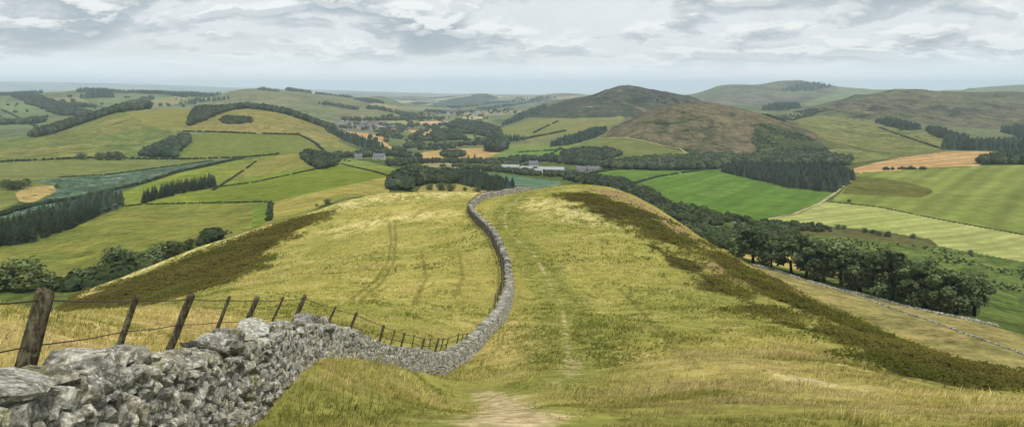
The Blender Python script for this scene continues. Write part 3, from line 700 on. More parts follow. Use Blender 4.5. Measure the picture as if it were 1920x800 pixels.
def limb(mb, a, b, r0, r1, mat=0, seg=6, bend=None):
    a = np.array(a, float); b = np.array(b, float); d = unit(b - a)
    up = np.array([0, 0, 1.0]) if abs(d[2]) < .9 else np.array([1.0, 0, 0])
    t = unit(np.cross(d, up)); q = np.cross(d, t)
    ang = np.arange(seg) * 2 * math.pi / seg
    ring = np.cos(ang)[:, None] * t + np.sin(ang)[:, None] * q
    m = (a + b) / 2 + (np.array(bend) if bend is not None else 0)
    v = np.concatenate([a + ring * r0, m + ring * (r0 + r1) / 2, b + ring * r1])
    f = [(k * seg + i, k * seg + (i + 1) % seg, (k + 1) * seg + (i + 1) % seg, (k + 1) * seg + i) for k in (0, 1) for i in range(seg)]
    mb.add(v, f, mat)
    mb.add(b + ring * r1, [tuple(range(seg))], mat)

def ico(sub):
    t = (1 + 5 ** .5) / 2
    v = [(-1,t,0),(1,t,0),(-1,-t,0),(1,-t,0),(0,-1,t),(0,1,t),(0,-1,-t),(0,1,-t),(t,0,-1),(t,0,1),(-t,0,-1),(-t,0,1)]
    v = [tuple(unit(np.array(p, float))) for p in v]
    f = [(0,11,5),(0,5,1),(0,1,7),(0,7,10),(0,10,11),(1,5,9),(5,11,4),(11,10,2),(10,7,6),(7,1,8),(3,9,4),(3,4,2),(3,2,6),(3,6,8),(3,8,9),(4,9,5),(2,4,11),(6,2,10),(8,6,7),(9,8,1)]
    for _ in range(sub):
        cache = {}; g = []
        def mid(a, b):
            k = (min(a, b), max(a, b))
            if k not in cache:
                v.append(tuple(unit(np.array(v[a]) + np.array(v[b])))); cache[k] = len(v) - 1
            return cache[k]
        for a, b, c in f:
            x, y, z = mid(a, b), mid(b, c), mid(c, a)
            g += [(a, x, z), (b, y, x), (c, z, y), (x, y, z)]
        f = g
    return np.array(v), np.array(f)
ICO1 = ico(1); ICO2 = ico(2)

def crown_lobes(rng, n, zlo, zhi, spread, rlo, rhi):
    L = []
    for i in range(n):
        z = zlo + (zhi - zlo) * (i + rng.uniform(0, 1)) / n
        w = math.sin(math.pi * np.clip((z - zlo + .12) / (zhi - zlo + .2), 0.05, 1)) ** .7
        a = i * 2.4 + rng.uniform(-.5, .5)
        rr = spread * w * rng.uniform(.35, 1)
        L.append((np.array([rr * math.cos(a), rr * math.sin(a), z]), rng.uniform(rlo, rhi) * (.75 + .4 * w)))
    return L
def crown_mesh(mb, lobes, n, size, rng, mat=0, flat=.8):
    tot = sum(r * r for _, r in lobes)
    for c, r in lobes:
        k = max(12, int(n * r * r / tot))
        d = unit(rng.normal(size=(k, 3)))
        rad = r * rng.uniform(.55, 1.08, (k, 1))
        p = c + d * rad * np.array([1, 1, flat])
        nr = unit(d + rng.normal(size=(k, 3)) * .55 + np.array([0, 0, .35]))
        v, f = leaf_quads(p, nr, size * rng.uniform(.6, 1.4, k), rng)
        mb.add(v, f, mat, tint_quads(k, rng, .55, 1.45) * rng.uniform(.75, 1.25))

BARK = leaf_mat('bark', (0.15, 0.135, 0.11, 1), 0, .3)
LEAF = leaf_mat('broad_leaf', (0.132, 0.170, 0.072, 1), .35, .7)
LEAF_DARK = leaf_mat('dark_leaf', (0.108, 0.140, 0.062, 1), .3, .6)
LEAF_LIGHT = leaf_mat('light_leaf', (0.125, 0.158, 0.062, 1), .35, .6)
NEEDLE = leaf_mat('needle', (0.038, 0.054, 0.030, 1), .12)
FARLEAF = leaf_mat('far_leaf', (0.060, 0.080, 0.044, 1), .1)
FARNEEDLE = leaf_mat('far_needle', (0.042, 0.060, 0.040, 1), .05)
SCRUB = leaf_mat('scrub_leaf', (0.058, 0.078, 0.032, 1), .15)
FARLEAF_LIGHT = leaf_mat('pale_far_leaf', (0.082, 0.104, 0.056, 1), .15)
HEDGE = leaf_mat('hedge_leaf', (0.044, 0.062, 0.028, 1), .1)

def broad_template(seed, n=1500, leaf=LEAF, trunk=.3):
    rng = np.random.default_rng(seed)
    mt = MB(); top = .62
    limb(mt, (0, 0, -.06), (rng.uniform(-.02, .02), rng.uniform(-.02, .02), trunk + .08), .032, .022)
    for i in range(6):
        a = i * 1.05 + rng.uniform(-.3, .3); h = trunk + rng.uniform(-.08, .12)
        limb(mt, (0, 0, h), (.22 * math.cos(a), .22 * math.sin(a), h + rng.uniform(.18, .36)), .015, .005, bend=(0, 0, -.03))
    mc = MB()
    lb = crown_lobes(rng, 15, trunk - .02, .88, .33, .085, .145)
    lb = [l for i, l in enumerate(lb) if i not in (3, 8)]
    crown_mesh(mc, lb, n, .026, rng)
    return mt.data('trunk', BARK), mc.data('crown', leaf)
def bushy_template(seed, n=900, leaf=LEAF):
    rng = np.random.default_rng(seed)
    mt = MB(); limb(mt, (0, 0, -.08), (0, 0, .4), .035, .02)
    for i in range(4):
        a = i * 1.6; limb(mt, (0, 0, .15), (.2 * math.cos(a), .2 * math.sin(a), .5), .016, .006)
    mc = MB()
    crown_mesh(mc, crown_lobes(rng, 11, .12, .84, .36, .16, .26), n, .036, rng)
    return mt.data('trunk', BARK), mc.data('crown', leaf)
def conifer_template(seed, full=True):
    rng = np.random.default_rng(seed)
    mb = MB(); limb(mb, (0, 0, -.05), (0, 0, .95), .018, .003, 1, 5)
    nw = 13
    for k in range(nw):
        z = .1 + .86 * k / nw; r = .235 * (1 - (z - .06)) ** .85 * rng.uniform(.85, 1.12) + .012
        m = 8 if k < 9 else 6
        for i in range(m):
            a = i * 2 * math.pi / m + k * .7 + rng.uniform(-.25, .25); rr = r * rng.uniform(.75, 1.15)
            d = np.array([math.cos(a), math.sin(a), 0]); t = np.array([-math.sin(a), math.cos(a), 0])
            wd = .085 * (1 - z * .6)
            root = d * .01 + np.array([0, 0, z + .035]); tip = d * rr + np.array([0, 0, z - .06 * (1 - z)]); mid = d * rr * .6 + np.array([0, 0, z + .012])
            v = np.array([root, mid + t * wd, tip, mid - t * wd]); mb.add(v, [(0, 1, 2), (0, 2, 3)], 0, np.full(3, rng.uniform(.65, 1.3)))
    mb.add([(0.02, 0, .9), (-.012, .018, .9), (-.012, -.018, .9), (0, 0, 1.02)], [(0, 1, 3), (1, 2, 3), (2, 0, 3)], 0)
    return mb.data('conifer_tree', [NEEDLE, BARK])

def far_broad(seed):
    rng = np.random.default_rng(seed); v, f = ICO1
    v = v * (1 + .22 * rng.uniform(-1, 1, (len(v), 1))) * np.array([.42, .42, .42]) + np.array([0, 0, .52])
    v[:, 2] = np.maximum(v[:, 2], .0)
    c = rng.uniform(.8, 1.15, (len(v), 1)) * np.ones(3)
    d = unit(rng.normal(size=(34, 3))); p = d * np.array([.44, .44, .43]) * rng.uniform(.85, 1.12, (34, 1)) + np.array([0, 0, .54])
    qv, qf = leaf_quads(p, unit(d + rng.normal(size=d.shape) * .5), .11 * rng.uniform(.6, 1.3, 34), rng)
    return np.concatenate([v, qv]), f, qf + len(v), np.concatenate([c, tint_quads(34, rng, .7, 1.35)])
def far_conifer(seed):
    rng = np.random.default_rng(seed); V = []; T = []; C = []; n = 0
    for k, (z0, z1, r) in enumerate([(.02, .5, .27), (.26, .76, .21), (.5, 1.05, .14)]):
        m = 8; a = np.arange(m) * 2 * math.pi / m + rng.uniform(0, 6)
        rr = r * rng.uniform(.72, 1.2, m)
        V += [np.stack([rr * np.cos(a), rr * np.sin(a), z0 + rng.uniform(-.04, .05, m)], 1), [[rng.uniform(-.02, .02), rng.uniform(-.02, .02), z1]]]
        T += [(n + i, n + (i + 1) % m, n + m) for i in range(m)]; n += m + 1
        C.append(np.full((m + 1, 3), rng.uniform(.8, 1.2)))
    return np.concatenate(V), np.array(T), np.zeros((0, 4), int), np.concatenate(C)
FARB = [far_broad(100 + i) for i in range(6)]
FARC = [far_conifer(200 + i) for i in range(6)]

def replicate(mb, temps, P, S, W, rng, mat=0, tint=None):
    """P positions, S heights, W widths: copies of a few templates gathered into one mass"""
    pick = rng.integers(0, len(temps), len(P))
    for k, (v, tf, qf, c) in enumerate(temps):
        m = pick == k; n = int(m.sum())
        if n == 0: continue
        a = rng.uniform(0, 2 * math.pi, n); ca, sa = np.cos(a)[:, None], np.sin(a)[:, None]
        x = v[None, :, 0] * W[m][:, None]; y = v[None, :, 1] * W[m][:, None]; z = v[None, :, 2] * S[m][:, None]
        vv = np.stack([x * ca - y * sa, x * sa + y * ca, z], -1) + P[m][:, None]
        base = mb.n
        hh = rng.uniform(-.13, .13, (n, 1, 1)); cc = c[None] * rng.uniform(.62, 1.38, (n, 1, 1)) * np.concatenate([1 + hh, np.ones((n, 1, 1)), 1 - hh], -1)
        if tint is not None: cc = cc * tint
        off = (np.arange(n) * len(v))[:, None, None]
        mb.add(vv.reshape(-1, 3), (tf[None] + off).reshape(-1, 3), mat, cc.reshape(-1, 3))
        if len(qf):
            mb.f.setdefault((4, mat), []).append((qf[None] + off).reshape(-1, 4) + base)

def scatter_poly(px, spacing, ymin, ymax, rng):
    pw = poly_world(px, ymin, ymax, 5)
    lo = pw.min(0); hi = pw.max(0)
    gx, gy = np.meshgrid(np.arange(lo[0], hi[0], spacing), np.arange(lo[1], hi[1], spacing))
    x = gx.ravel() + rng.uniform(-.45, .45, gx.size) * spacing; y = gy.ravel() + rng.uniform(-.45, .45, gx.size) * spacing
    m = inside(pw, x, y); x, y = x[m], y[m]
    return np.stack([x, y, ground(x, y)], 1)
def scatter_line(px, width, spacing, ymin, ymax, rng):
    L = line_world(px, ymin, ymax, 12)
    P = []
    for a, b in zip(L[:-1], L[1:]):
        ln = np.linalg.norm(b[:2] - a[:2]); k = ln * max(width, spacing * .8) / spacing ** 2
        for _ in range(int(k) + (rng.uniform() < k % 1)):
            t = rng.uniform(); d = unit((b - a)[:2]); o = rng.uniform(-.5, .5) * width
            P.append(((a + (b - a) * t)[0] - d[1] * o, (a + (b - a) * t)[1] + d[0] * o))
    P = np.array(P).reshape(-1, 2)
    if len(P) == 0: return np.zeros((0, 3))
    return np.column_stack([P, ground(P[:, 0], P[:, 1])])

SEED = [500]
def nrng():
    SEED[0] += 1; return np.random.default_rng(SEED[0])
def wood(kind, label, P, h, mat=None, name=None, wfac=1.0):
    rng = nrng(); mb = MB()
    P = P.copy(); P[:, 2] -= .02 * h
    S = h * rng.uniform(.75, 1.18, len(P))
    con = kind == 'conifer'
    replicate(mb, FARC if con else FARB, P, S, S * rng.uniform(.85, 1.2, len(P)) * wfac, rng)
    o = mb.build(name or ('conifer_plantation' if con else 'broadleaf_wood'), mat or (FARNEEDLE if con else FARLEAF))
    tag(o, label, 'conifer plantation' if con else 'wood', kind='stuff')
    return o
def wood_poly(kind, label, px, h, spacing, ymin, ymax, **k): return wood(kind, label, scatter_poly(px, spacing, ymin, ymax, nrng()), h, **k)
def wood_line(kind, label, px, width, h, spacing, ymin, ymax, **k): return wood(kind, label, scatter_line(px, width, spacing, ymin, ymax, nrng()), h, **k)

wood_poly('broad', 'small dark square wood on the flank of the long left hill', [(262,294),(330,296),(340,282),(360,264),(350,258),(325,262),(290,282),(272,287)], 9, 6, 700, 1300)
wood_poly('broad', 'round dark wood on the tawny mound', [(566,297),(572,292),(600,291),(620,296),(634,305),(625,312),(600,319),(580,309)], 7, 4.2, 600, 1000)
wood_poly('broad', 'domed broadleaf wood just behind the ridge', [(728,356),(738,340),(770,328),(810,324),(850,330),(870,342),(845,345),(800,345),(780,350),(770,358)], 8, 4.6, 380, 640)
wood_poly('conifer', 'dark conifer block right of the domed wood behind the ridge', [(825,328),(860,330),(910,341),(962,358),(930,361),(900,354),(860,345),(830,342)], 8.5, 3.2, 380, 640, wfac=1.2)
wood_poly('broad', 'oval broadleaf wood below the heather hill', [(1048,297),(1060,290),(1090,284),(1140,285),(1164,291),(1140,301),(1100,304)], 9, 5.5, 800, 1500)
wood_poly('conifer', 'pointed conifer strip climbing beside the pale meadow', [(1026,276),(1058,263),(1090,254),(1112,246),(1138,245),(1130,252),(1112,260),(1070,272)], 10, 5, 800, 1600, wfac=1.15)
wood_poly('broad', 'long broadleaf wood along the foot of the heather hill', [(1128,317),(1170,309),(1220,303),(1300,300),(1400,298),(1480,296),(1560,298),(1598,304),(1590,311),(1480,312),(1360,311),(1345,318),(1250,320)], 10, 6.2, 700, 1400, mat=FARLEAF_LIGHT)
wood_poly('conifer', 'long conifer plantation edging the bright green pasture', [(1350,322),(1390,316),(1440,316),(1520,318),(1570,322),(1604,331),(1590,345),(1562,361),(1480,352),(1420,338)], 9, 4.3, 560, 1000, wfac=1.25)
wood_poly('broad', 'dark wood at the right edge above the lime pasture', [(1834,308),(1850,302),(1890,297),(1960,297),(1960,308),(1880,309)], 9, 5, 650, 1250)
wood_poly('conifer', 'straight conifer block behind the golden stubble field', [(1760,281),(1775,275),(1850,274),(1990,274),(1990,282),(1860,283)], 14, 6.5, 900, 1700, wfac=1.2)
wood_poly('conifer', 'dark conifer strip on the slope above the tawny field', [(1638,229),(1660,225),(1700,233),(1728,243),(1690,245)], 12, 8, 1300, 2200, wfac=1.2)
wood_poly('conifer', 'conifer strip falling towards the straight block', [(1735,244),(1760,246),(1790,258),(1820,266),(1780,266),(1750,255)], 13, 7.5, 1100, 2000, wfac=1.2)
wood_poly('conifer', 'conifer corner on the right edge under the moor', [(1876,247),(1900,243),(1980,243),(1980,264),(1920,260)], 14, 8, 1300, 2200, wfac=1.2)
wood_poly('conifer', 'dark plantation between heather hill and distant moor', [(1428,207),(1445,200),(1490,196),(1503,203),(1470,208)], 16, 11, 2000, 3800, wfac=1.3)
wood_poly('conifer', 'dark plantation on the brow of the domed distant summit', [(1462,171),(1500,160),(1530,158),(1562,163),(1540,168),(1505,172)], 20, 26, 4500, 6500, wfac=1.8)
wood_poly('broad', 'big broadleaf wood in the middle of the valley', [(838,238),(860,232),(900,234),(936,247),(942,258),(910,256),(880,250)], 12, 8, 1300, 2300)
wood_poly('broad', 'tall clump of trees beside the green meadow', [(914,284),(918,272),(942,266),(948,280),(935,286)], 16, 5.5, 800, 1500)
wood_poly('broad', 'oval copse in the curved stubble field', [(826,293),(835,289),(860,288),(872,292),(865,296),(838,296)], 7.5, 5, 750, 1300)
wood_poly('conifer', 'dark plantation on the flank of the dark heather hill', [(940,238),(950,230),(975,216),(1010,203),(1026,198),(1020,208),(975,226)], 13, 9, 1400, 3200, wfac=1.3)
wood_poly('broad', 'solid dark wood filling the hollow left of the tawny knob', [(353,238),(357,226),(362,214),(385,206),(440,199),(446,204),(410,214),(385,226)], 11, 6, 1150, 1750)
wood_poly('broad', 'low gorse patch on top of the tawny knob', [(412,226),(425,217),(440,219),(470,221),(474,230),(440,233),(418,232)], 3.5, 5, 1000, 1600, name='gorse_patch', wfac=1.8)
for px, wdt, h, sp, y0, y1, kd, lab in [
    ([(76,256),(100,248),(130,239),(180,221),(240,207),(270,204)], 30, 14, 7, 1080, 1900, 'broad', 'dark belt of trees along the crest of the long left hill'),
        ([(440,203),(480,201),(530,210),(580,226),(620,243)], 24, 12, 6, 1250, 1700, 'broad', 'dark tree belt running down behind the tawny knob'),
    ([(612,246),(640,257),(670,268),(702,280)], 30, 12, 6, 1000, 1600, 'conifer', 'dark tree belt under the stubble slope'),
    ([(-30,246),(20,242),(60,233),(78,226)], 30, 14, 10, 1700, 2600, 'broad', 'dark wooded dene at the left edge'),
    ([(32,178),(60,188),(90,200),(130,214),(180,220)], 60, 15, 13, 1900, 3400, 'broad', 'wooded valley slanting across the far left fields'),
    ([(60,196),(110,199),(180,202)], 40, 14, 13, 1900, 3400, 'broad', 'dark tree belt below the brown far field'),
    ([(-30,180),(20,179)], 60, 17, 10, 2700, 3600, 'conifer', 'skyline plantation at the left edge'),
    ([(30,179),(72,176)], 60, 17, 10, 2700, 3700, 'conifer', 'second skyline plantation from the left edge'),
    ([(158,184),(188,186),(186,173),(160,174)], 90, 20, 10, 2700, 3700, 'conifer', 'square plantation on the left skyline'),
    ([(190,172),(240,175)], 50, 15, 9, 2900, 3700, 'conifer', 'thin skyline belt right of the square plantation'),
    ([(246,174),(310,177),(340,182)], 55, 15, 9, 2700, 3700, 'conifer', 'long skyline belt over the hillside field'),
    ([(308,178),(350,180),(402,180)], 90, 17, 10, 2700, 3700, 'conifer', 'deep skyline belt left of the wide tawny hill'),
    ([(234,200),(262,192),(282,186)], 30, 13, 12, 1900, 3400, 'broad', 'slanting hedge of trees on the far hillside field'),
    ([(345,196),(380,190),(425,187)], 45, 15, 13, 2000, 3500, 'conifer', 'belt of trees at the foot of the wide tawny hill'),
    ([(488,168),(500,170),(518,172)], 40, 14, 9, 3200, 4200, 'conifer', 'hilltop clump on the wide tawny hill'),
    ([(542,171),(560,169),(584,172)], 45, 17, 9, 3300, 4200, 'conifer', 'larger hilltop clump right of the first one'),
    ([(592,175),(620,178),(656,183)], 45, 13, 9, 3200, 4300, 'conifer', 'thin belt running down the skyline right of the clumps'),
    ([(665,186),(700,192),(720,196)], 40, 13, 9, 3000, 4300, 'conifer', 'lower end of the thin skyline belt'),
    ([(600,195),(640,201),(664,206)], 35, 12, 12, 2000, 3600, 'broad', 'dark belt across the wide tawny hill'),
    ([(695,203),(740,212),(770,220)], 50, 12, 14, 1900, 3400, 'broad', 'trees along the far side of the first village'),
    ([(640,227),(700,226),(780,224),(830,224)], 24, 11, 11, 1600, 2600, 'broad', 'line of trees behind the first village'),
    ([(800,209),(850,214),(890,211)], 34, 11, 14, 2000, 3600, 'broad', 'dark trees around the far village'),
    ([(850,203),(880,200),(930,193),(985,189)], 70, 14, 19, 3000, 5600, 'conifer', 'dark woods on the far side of the valley'),
    ([(900,207),(960,198),(1010,190)], 60, 14, 16, 2600, 5200, 'conifer', 'dark strip slanting up the far hillside'),
    ([(960,186),(1000,187),(1040,183)], 90, 16, 24, 4300, 6200, 'conifer', 'dark skyline woods on the far hills'),
    ([(778,264),(830,263),(868,262)], 34, 9, 7.5, 1100, 1700, 'broad', 'thick line of trees along the stream in mid valley'),
    ([(640,297),(680,293),(740,291),(780,298)], 26, 8, 7, 800, 1150, 'broad', 'trees around the white farmhouse'),
    ([(760,277),(800,274),(850,275),(905,271)], 14, 7, 7, 900, 1500, 'broad', 'trees along the lane above the curved stubble field'),
    ([(735,312),(770,305),(800,306),(850,306),(900,306),(940,303),(985,302)], 14, 6.5, 6.0, 700, 1080, 'broad', 'tree lined stream below the farm'),
    ([(860,316),(930,322),(1000,329),(1050,331),(1090,329)], 16, 5.5, 5.0, 600, 980, 'broad', 'trees in front of the farm barns'),
    ([(950,306),(985,303),(1030,302),(1090,310),(1120,314)], 18, 9, 6.5, 820, 1100, 'broad', 'trees behind the farm barns'),
    ([(1085,336),(1130,346),(1180,362),(1215,378),(1240,390),(1262,398)], 30, 5.5, 5, 380, 760, 'broad', 'scrubby trees along the stream below the bright pasture'),
    ([(1500,206),(1530,215),(1500,222),(1440,224)], 40, 5, 9, 1500, 2600, 'broad', 'dark heathery scrub behind the heather hill')]:
    wood_line(kd, lab, px, wdt, h, sp, y0, y1)

# dotted scrub: uncountable bushes in the valley bottom
def scrub(label, px, h, spacing, ymin, ymax, mat=SCRUB, keep=1.0):
    rng = nrng(); P = scatter_poly(px, spacing, ymin, ymax, rng)
    nz = fbm(P[:, 0] / 28, P[:, 1] / 28, SEED[0], 2)
    P = P[nz > np.quantile(nz, 1 - keep)] if keep < 1 else P
    mb = MB(); S = h * rng.uniform(.45, 1.3, len(P))
    replicate(mb, FARB, P - np.array([0, 0, .1]), S, S * rng.uniform(1.0, 1.8, len(P)), rng)
    tag(mb.build('scrub', mat), label, 'scrub', kind='stuff')
scrub('bushes and gorse crowding the stream bend', [(1262,398),(1300,392),(1350,404),(1420,416),(1500,436),(1470,470),(1400,480),(1340,462),(1290,440)], 3.6, 4.0, 300, 620, keep=.75)
scrub('bushy stream bank below the bright pasture', [(1110,338),(1165,336),(1230,362),(1262,386),(1300,400),(1260,410),(1200,385),(1140,360)], 3.2, 4.2, 380, 760, keep=.7)
scrub('rushes and low bushes in the rough meadow', [(1500,440),(1600,450),(1760,466),(1930,500),(1960,560),(1800,540),(1640,510),(1500,490)], 1.0, 3.6, 230, 560, keep=.4)
scrub('dark hedge of thorn along the brown bank', [(1425,416),(1480,420),(1560,428),(1560,436),(1480,434),(1430,428)], 3.2, 3.6, 330, 600, keep=.7)
scrub('scattered trees in the far valley bottom', [(690,262),(760,232),(880,228),(940,240),(930,268),(860,285),(760,292),(720,285)], 8, 13, 900, 2600, mat=FARLEAF, keep=.16)
wood_poly('broad', 'round copse in mid valley beside the small stubble field', [(808,252),(820,247),(850,246),(868,254),(850,258),(815,258)], 9, 7, 1200, 2200)
wood_line('conifer', 'dark conifer belt right of the tall clump', [(944,262),(960,262),(979,264)], 26, 11, 7, 1100, 1700)
scrub('scattered trees and hedges around the far village', [(700,222),(800,206),(960,204),(980,214),(900,226),(780,232)], 8, 26, 1700, 4200, mat=FARLEAF, keep=.28)
scrub('dark trees among the first village houses', [(632,240),(660,232),(700,232),(752,236),(758,252),(735,258),(690,245)], 7, 11, 1300, 2500, mat=FARLEAF_LIGHT, keep=.42)
scrub('gardens and trees around the curved stubble field', [(735,315),(780,296),(800,304),(900,302),(985,300),(1050,322),(950,322),(850,318)], 4.2, 8, 650, 1050, mat=FARLEAF_LIGHT, keep=.26)
scrub('trees on the far left fields', [(-30,235),(0,190),(150,180),(400,185),(340,205),(200,208),(90,240)], 9, 42, 1600, 3600, mat=FARLEAF, keep=.15)
scrub('gorse scattered over the right flank of the heather hill', [(1415,234),(1450,232),(1500,250),(1545,272),(1560,292),(1500,298),(1430,294),(1402,266)], 2.6, 6, 1000, 1700, mat=FARLEAF, keep=.5)
scrub('rocky gorse on the shoulder of the dark hill', [(1200,184),(1230,180),(1290,192),(1320,204),(1260,200)], 6, 13, 2000, 3000, mat=FARNEEDLE, keep=.5)

# hedges
def hedge(label, px, h, ymin, ymax, gap=.1, w=None):
    rng = nrng(); h = h * .8; gap *= .6; w = w or h * .8
    P = scatter_line(px, w, h * .6, ymin, ymax, rng)
    P = P[rng.uniform(size=len(P)) > gap]
    nz = vnoise(P[:, 0] / (h * 7), P[:, 1] / (h * 7), SEED[0]); P = P[nz > -.5 + gap]
    mb = MB(); S = h * rng.uniform(.6, 1.25, len(P))
    replicate(mb, FARB, P - np.array([0, 0, .1]), S, S * rng.uniform(1.0, 1.6, len(P)), rng)
    tag(mb.build('hedge', HEDGE), label, 'hedge')
hedge('dark hedge along the lower edge of the leafy crop field', [(-30,412),(0,405),(60,386),(140,374),(222,355),(270,344),(330,324),(400,309),(455,297)], 3.0, 400, 1000, .05)
hedge('hedge between the flat olive pasture and the long left hill', [(-30,306),(0,304),(60,301),(150,297),(250,298),(340,299),(450,296),(520,290)], 2.8, 700, 1050, .15)
hedge('thin hedge along the upper edge of the leafy crop field', [(110,333),(200,328),(320,312),(400,301)], 1.5, 500, 1000, .3)
hedge('low field boundary joining the two conifer belts', [(228,388),(265,384),(380,381),(500,379)], 1.2, 350, 700, .25)
hedge('field boundary above the bright green strip', [(372,356),(478,342),(590,318),(634,309)], 1.4, 500, 900, .15)
hedge('short boundary running down the pasture from the leafy crop', [(480,303),(460,318),(430,338),(400,357)], 1.5, 500, 900, .45)
hedge('hedge under the tawny knob', [(345,247),(400,248),(480,251),(560,253),(590,268),(612,288)], 3.0, 900, 1450, .2)
hedge('boundary across the cattle field', [(640,308),(700,322),(732,331)], 1.4, 500, 900, .2)
hedge('broken hedge across the bright green pasture', [(1176,348),(1232,332),(1290,323),(1345,316)], 2.2, 560, 900, .4)
hedge('hedge along the top of the bright green pasture', [(1105,325),(1150,319),(1180,317)], 2.6, 600, 950, .2)
hedge('row of small trees at the edge of the golden stubble', [(1655,319),(1690,317),(1735,318)], 4.0, 650, 900, .25)
hedge('dotted hedge between meadow and pale green meadow', [(966,286),(1010,284),(1062,280)], 2.6, 800, 1500, .45)
hedge('slanting hedge from the farm to the conifer strip', [(1010,303),(1030,292),(1052,278)], 3.0, 800, 1500, .25)
hedge('slanting hedge in the tawny upland field', [(1000,250),(1020,240),(1046,228)], 4.0, 1200, 2100, .3)
hedge('tree lined hedge under the tawny upland field', [(930,268),(980,262),(1030,252),(1062,246)], 5.0, 1000, 1900, .3)
hedge('dark shrubs along the end of the beige hay strip', [(508,380),(506,400),(504,414)], 2.2, 280, 560, .3)
scrub('thicket filling the gully between the trees along the spur edge', [(0,545),(60,548),(120,540),(200,520),(270,500),(340,470),(420,444),(400,452),(330,485),(260,515),(160,560),(0,580)], 4.2, 2.4, 205, 330, keep=.7)
hedge('dark hedge crossing the slope of the right hill', [(1650,240),(1700,258),(1760,278)], 3.0, 1000, 1900, .3)
hedge('boundary between lime pasture and pale hay field', [(1548,378),(1650,388),(1750,409),(1920,440)], .7, 380, 700, .3)
hedge('hedge on the far left pasture', [(0,205),(20,214),(70,240)], 4, 1600, 2800, .3)

# individual conifers of the two belts on the left
CON = [conifer_template(300 + i) for i in range(5)]
def place_mesh(mesh, name, p, sx, sz, rot, label, cat, group=None):
    o = bpy.data.objects.new(name, mesh); COL.objects.link(o)
    o.location = (float(p[0]), float(p[1]), float(p[2])); o.scale = (sx, sx, sz); o.rotation_euler = (0, 0, rot)
    return tag(o, label, cat, group)
def conifers(px, spacing, h, ymin, ymax, label, group, cap):
    rng = nrng(); P = scatter_poly(px, spacing, ymin, ymax, rng)
    P = P[np.argsort(P[:, 1])]
    front = P[:cap] if len(P) > cap else P
    for p in front:
        s = h * rng.uniform(.8, 1.15)
        place_mesh(CON[rng.integers(0, 5)], 'conifer_tree', p, s * rng.uniform(1.0, 1.3), s, rng.uniform(0, 6.28), label, 'conifer', group)
    print('conifers', len(P))
    return P[cap:]
r1 = conifers([(-40,470),(0,463),(60,456),(130,430),(228,386),(226,378),(150,392),(60,418),(0,436),(-40,446)], 4.2, 8.6, 280, 560, 'conifer in the long dark belt at the left edge', 'conifers in the long belt on the left', 190)
if len(r1): wood('conifer', 'rear rows of the long conifer belt at the left edge', r1, 9.5, wfac=1.2)
r2 = conifers([(266,383),(330,366),(404,351),(403,344),(335,355),(280,370)], 3.8, 8.0, 420, 800, 'conifer in the short dark belt on the green pasture', 'conifers in the short belt on the left', 95)
if len(r2): wood('conifer', 'rear rows of the short conifer belt on the green pasture', r2, 9.0, wfac=1.2)

# trees built with their own trunk and crown
BROAD = [broad_template(400 + i, leaf=(LEAF, LEAF_DARK)[i % 2], trunk=(.22, .3, .34, .26)[i % 4]) for i in range(4)]
BUSHY = [bushy_template(430 + i, leaf=(LEAF, LEAF_LIGHT, LEAF_DARK)[i % 3]) for i in range(4)]
def tree(name, temps, k, u, v, hpx, label, group=None, wide=1.0, ymin=200, ymax=640, cat='tree'):
    p = hit(u, v, ymin, ymax); s = hpx * p[1] / F
    r = empty(name, p); r.rotation_euler = (0, 0, k * 2.1); r.scale = (s * wide, s * wide, s)
    tag(r, label, cat, group)
    for nm, me in zip(('trunk', 'crown'), temps[k % len(temps)]):
        o = bpy.data.objects.new(nm, me); COL.objects.link(o); o.parent = r
    return r
ROW = [(1382,490,54,'first'),(1412,495,66,'second'),(1446,500,52,'third'),(1484,512,66,'fourth'),(1512,520,74,'fifth'),(1545,527,76,'sixth'),(1578,536,82,'seventh'),(1612,547,80,'eighth'),(1640,553,84,'ninth'),(1672,561,84,'tenth'),(1704,569,84,'eleventh'),(1734,576,84,'twelfth'),(1764,584,80,'thirteenth'),(1794,591,82,'fourteenth'),(1826,598,76,'last')]
for i, (u, v, h, nth) in enumerate(ROW):
    side = 'at the left end of' if i == 0 else 'at the right end of' if i == len(ROW) - 1 else None
    lab = ('%s tree %s the row below the bracken slope' % ('spreading dark green', side)) if side else 'dark green tree, %s from the left in the row below the bracken slope' % nth
    tree('broadleaf_tree', BROAD, i, u, v, h * 1.08 * (.92, 1.06, .98, 1.0, 1.1)[i % 5], lab, 'row of trees behind the rubble wall', wide=(1.15, 1.3, 1.2, 1.35)[i % 4])
for i, (u, v, h, nth) in enumerate([(1560,520,60,'sixth and seventh'),(1628,538,66,'eighth and ninth'),(1660,547,64,'ninth and tenth'),(1692,555,66,'tenth and eleventh'),(1722,562,66,'eleventh and twelfth'),(1752,570,64,'twelfth and thirteenth'),(1784,578,64,'thirteenth and fourteenth'),(1812,584,62,'fourteenth and last')]):
    tree('broadleaf_tree', BUSHY, i + 1, u, v, h, 'leafy tree standing behind the %s trees of the row' % nth, 'row of trees behind the rubble wall', wide=1.15)
for i, (u, v, h, lab) in enumerate([
    (1430,497,36,'low tree in the gap after the second tree of the row'), (1530,527,42,'low tree between the fifth and sixth trees of the row'),
    (1596,545,44,'low tree under the seventh tree of the row'), (1656,561,44,'low tree under the ninth tree of the row'), (1720,577,46,'low tree under the eleventh tree of the row'), (1776,590,44,'low tree under the thirteenth tree of the row')]):
    tree('broadleaf_tree', BUSHY, i, u, v, h, lab, 'row of trees behind the rubble wall')
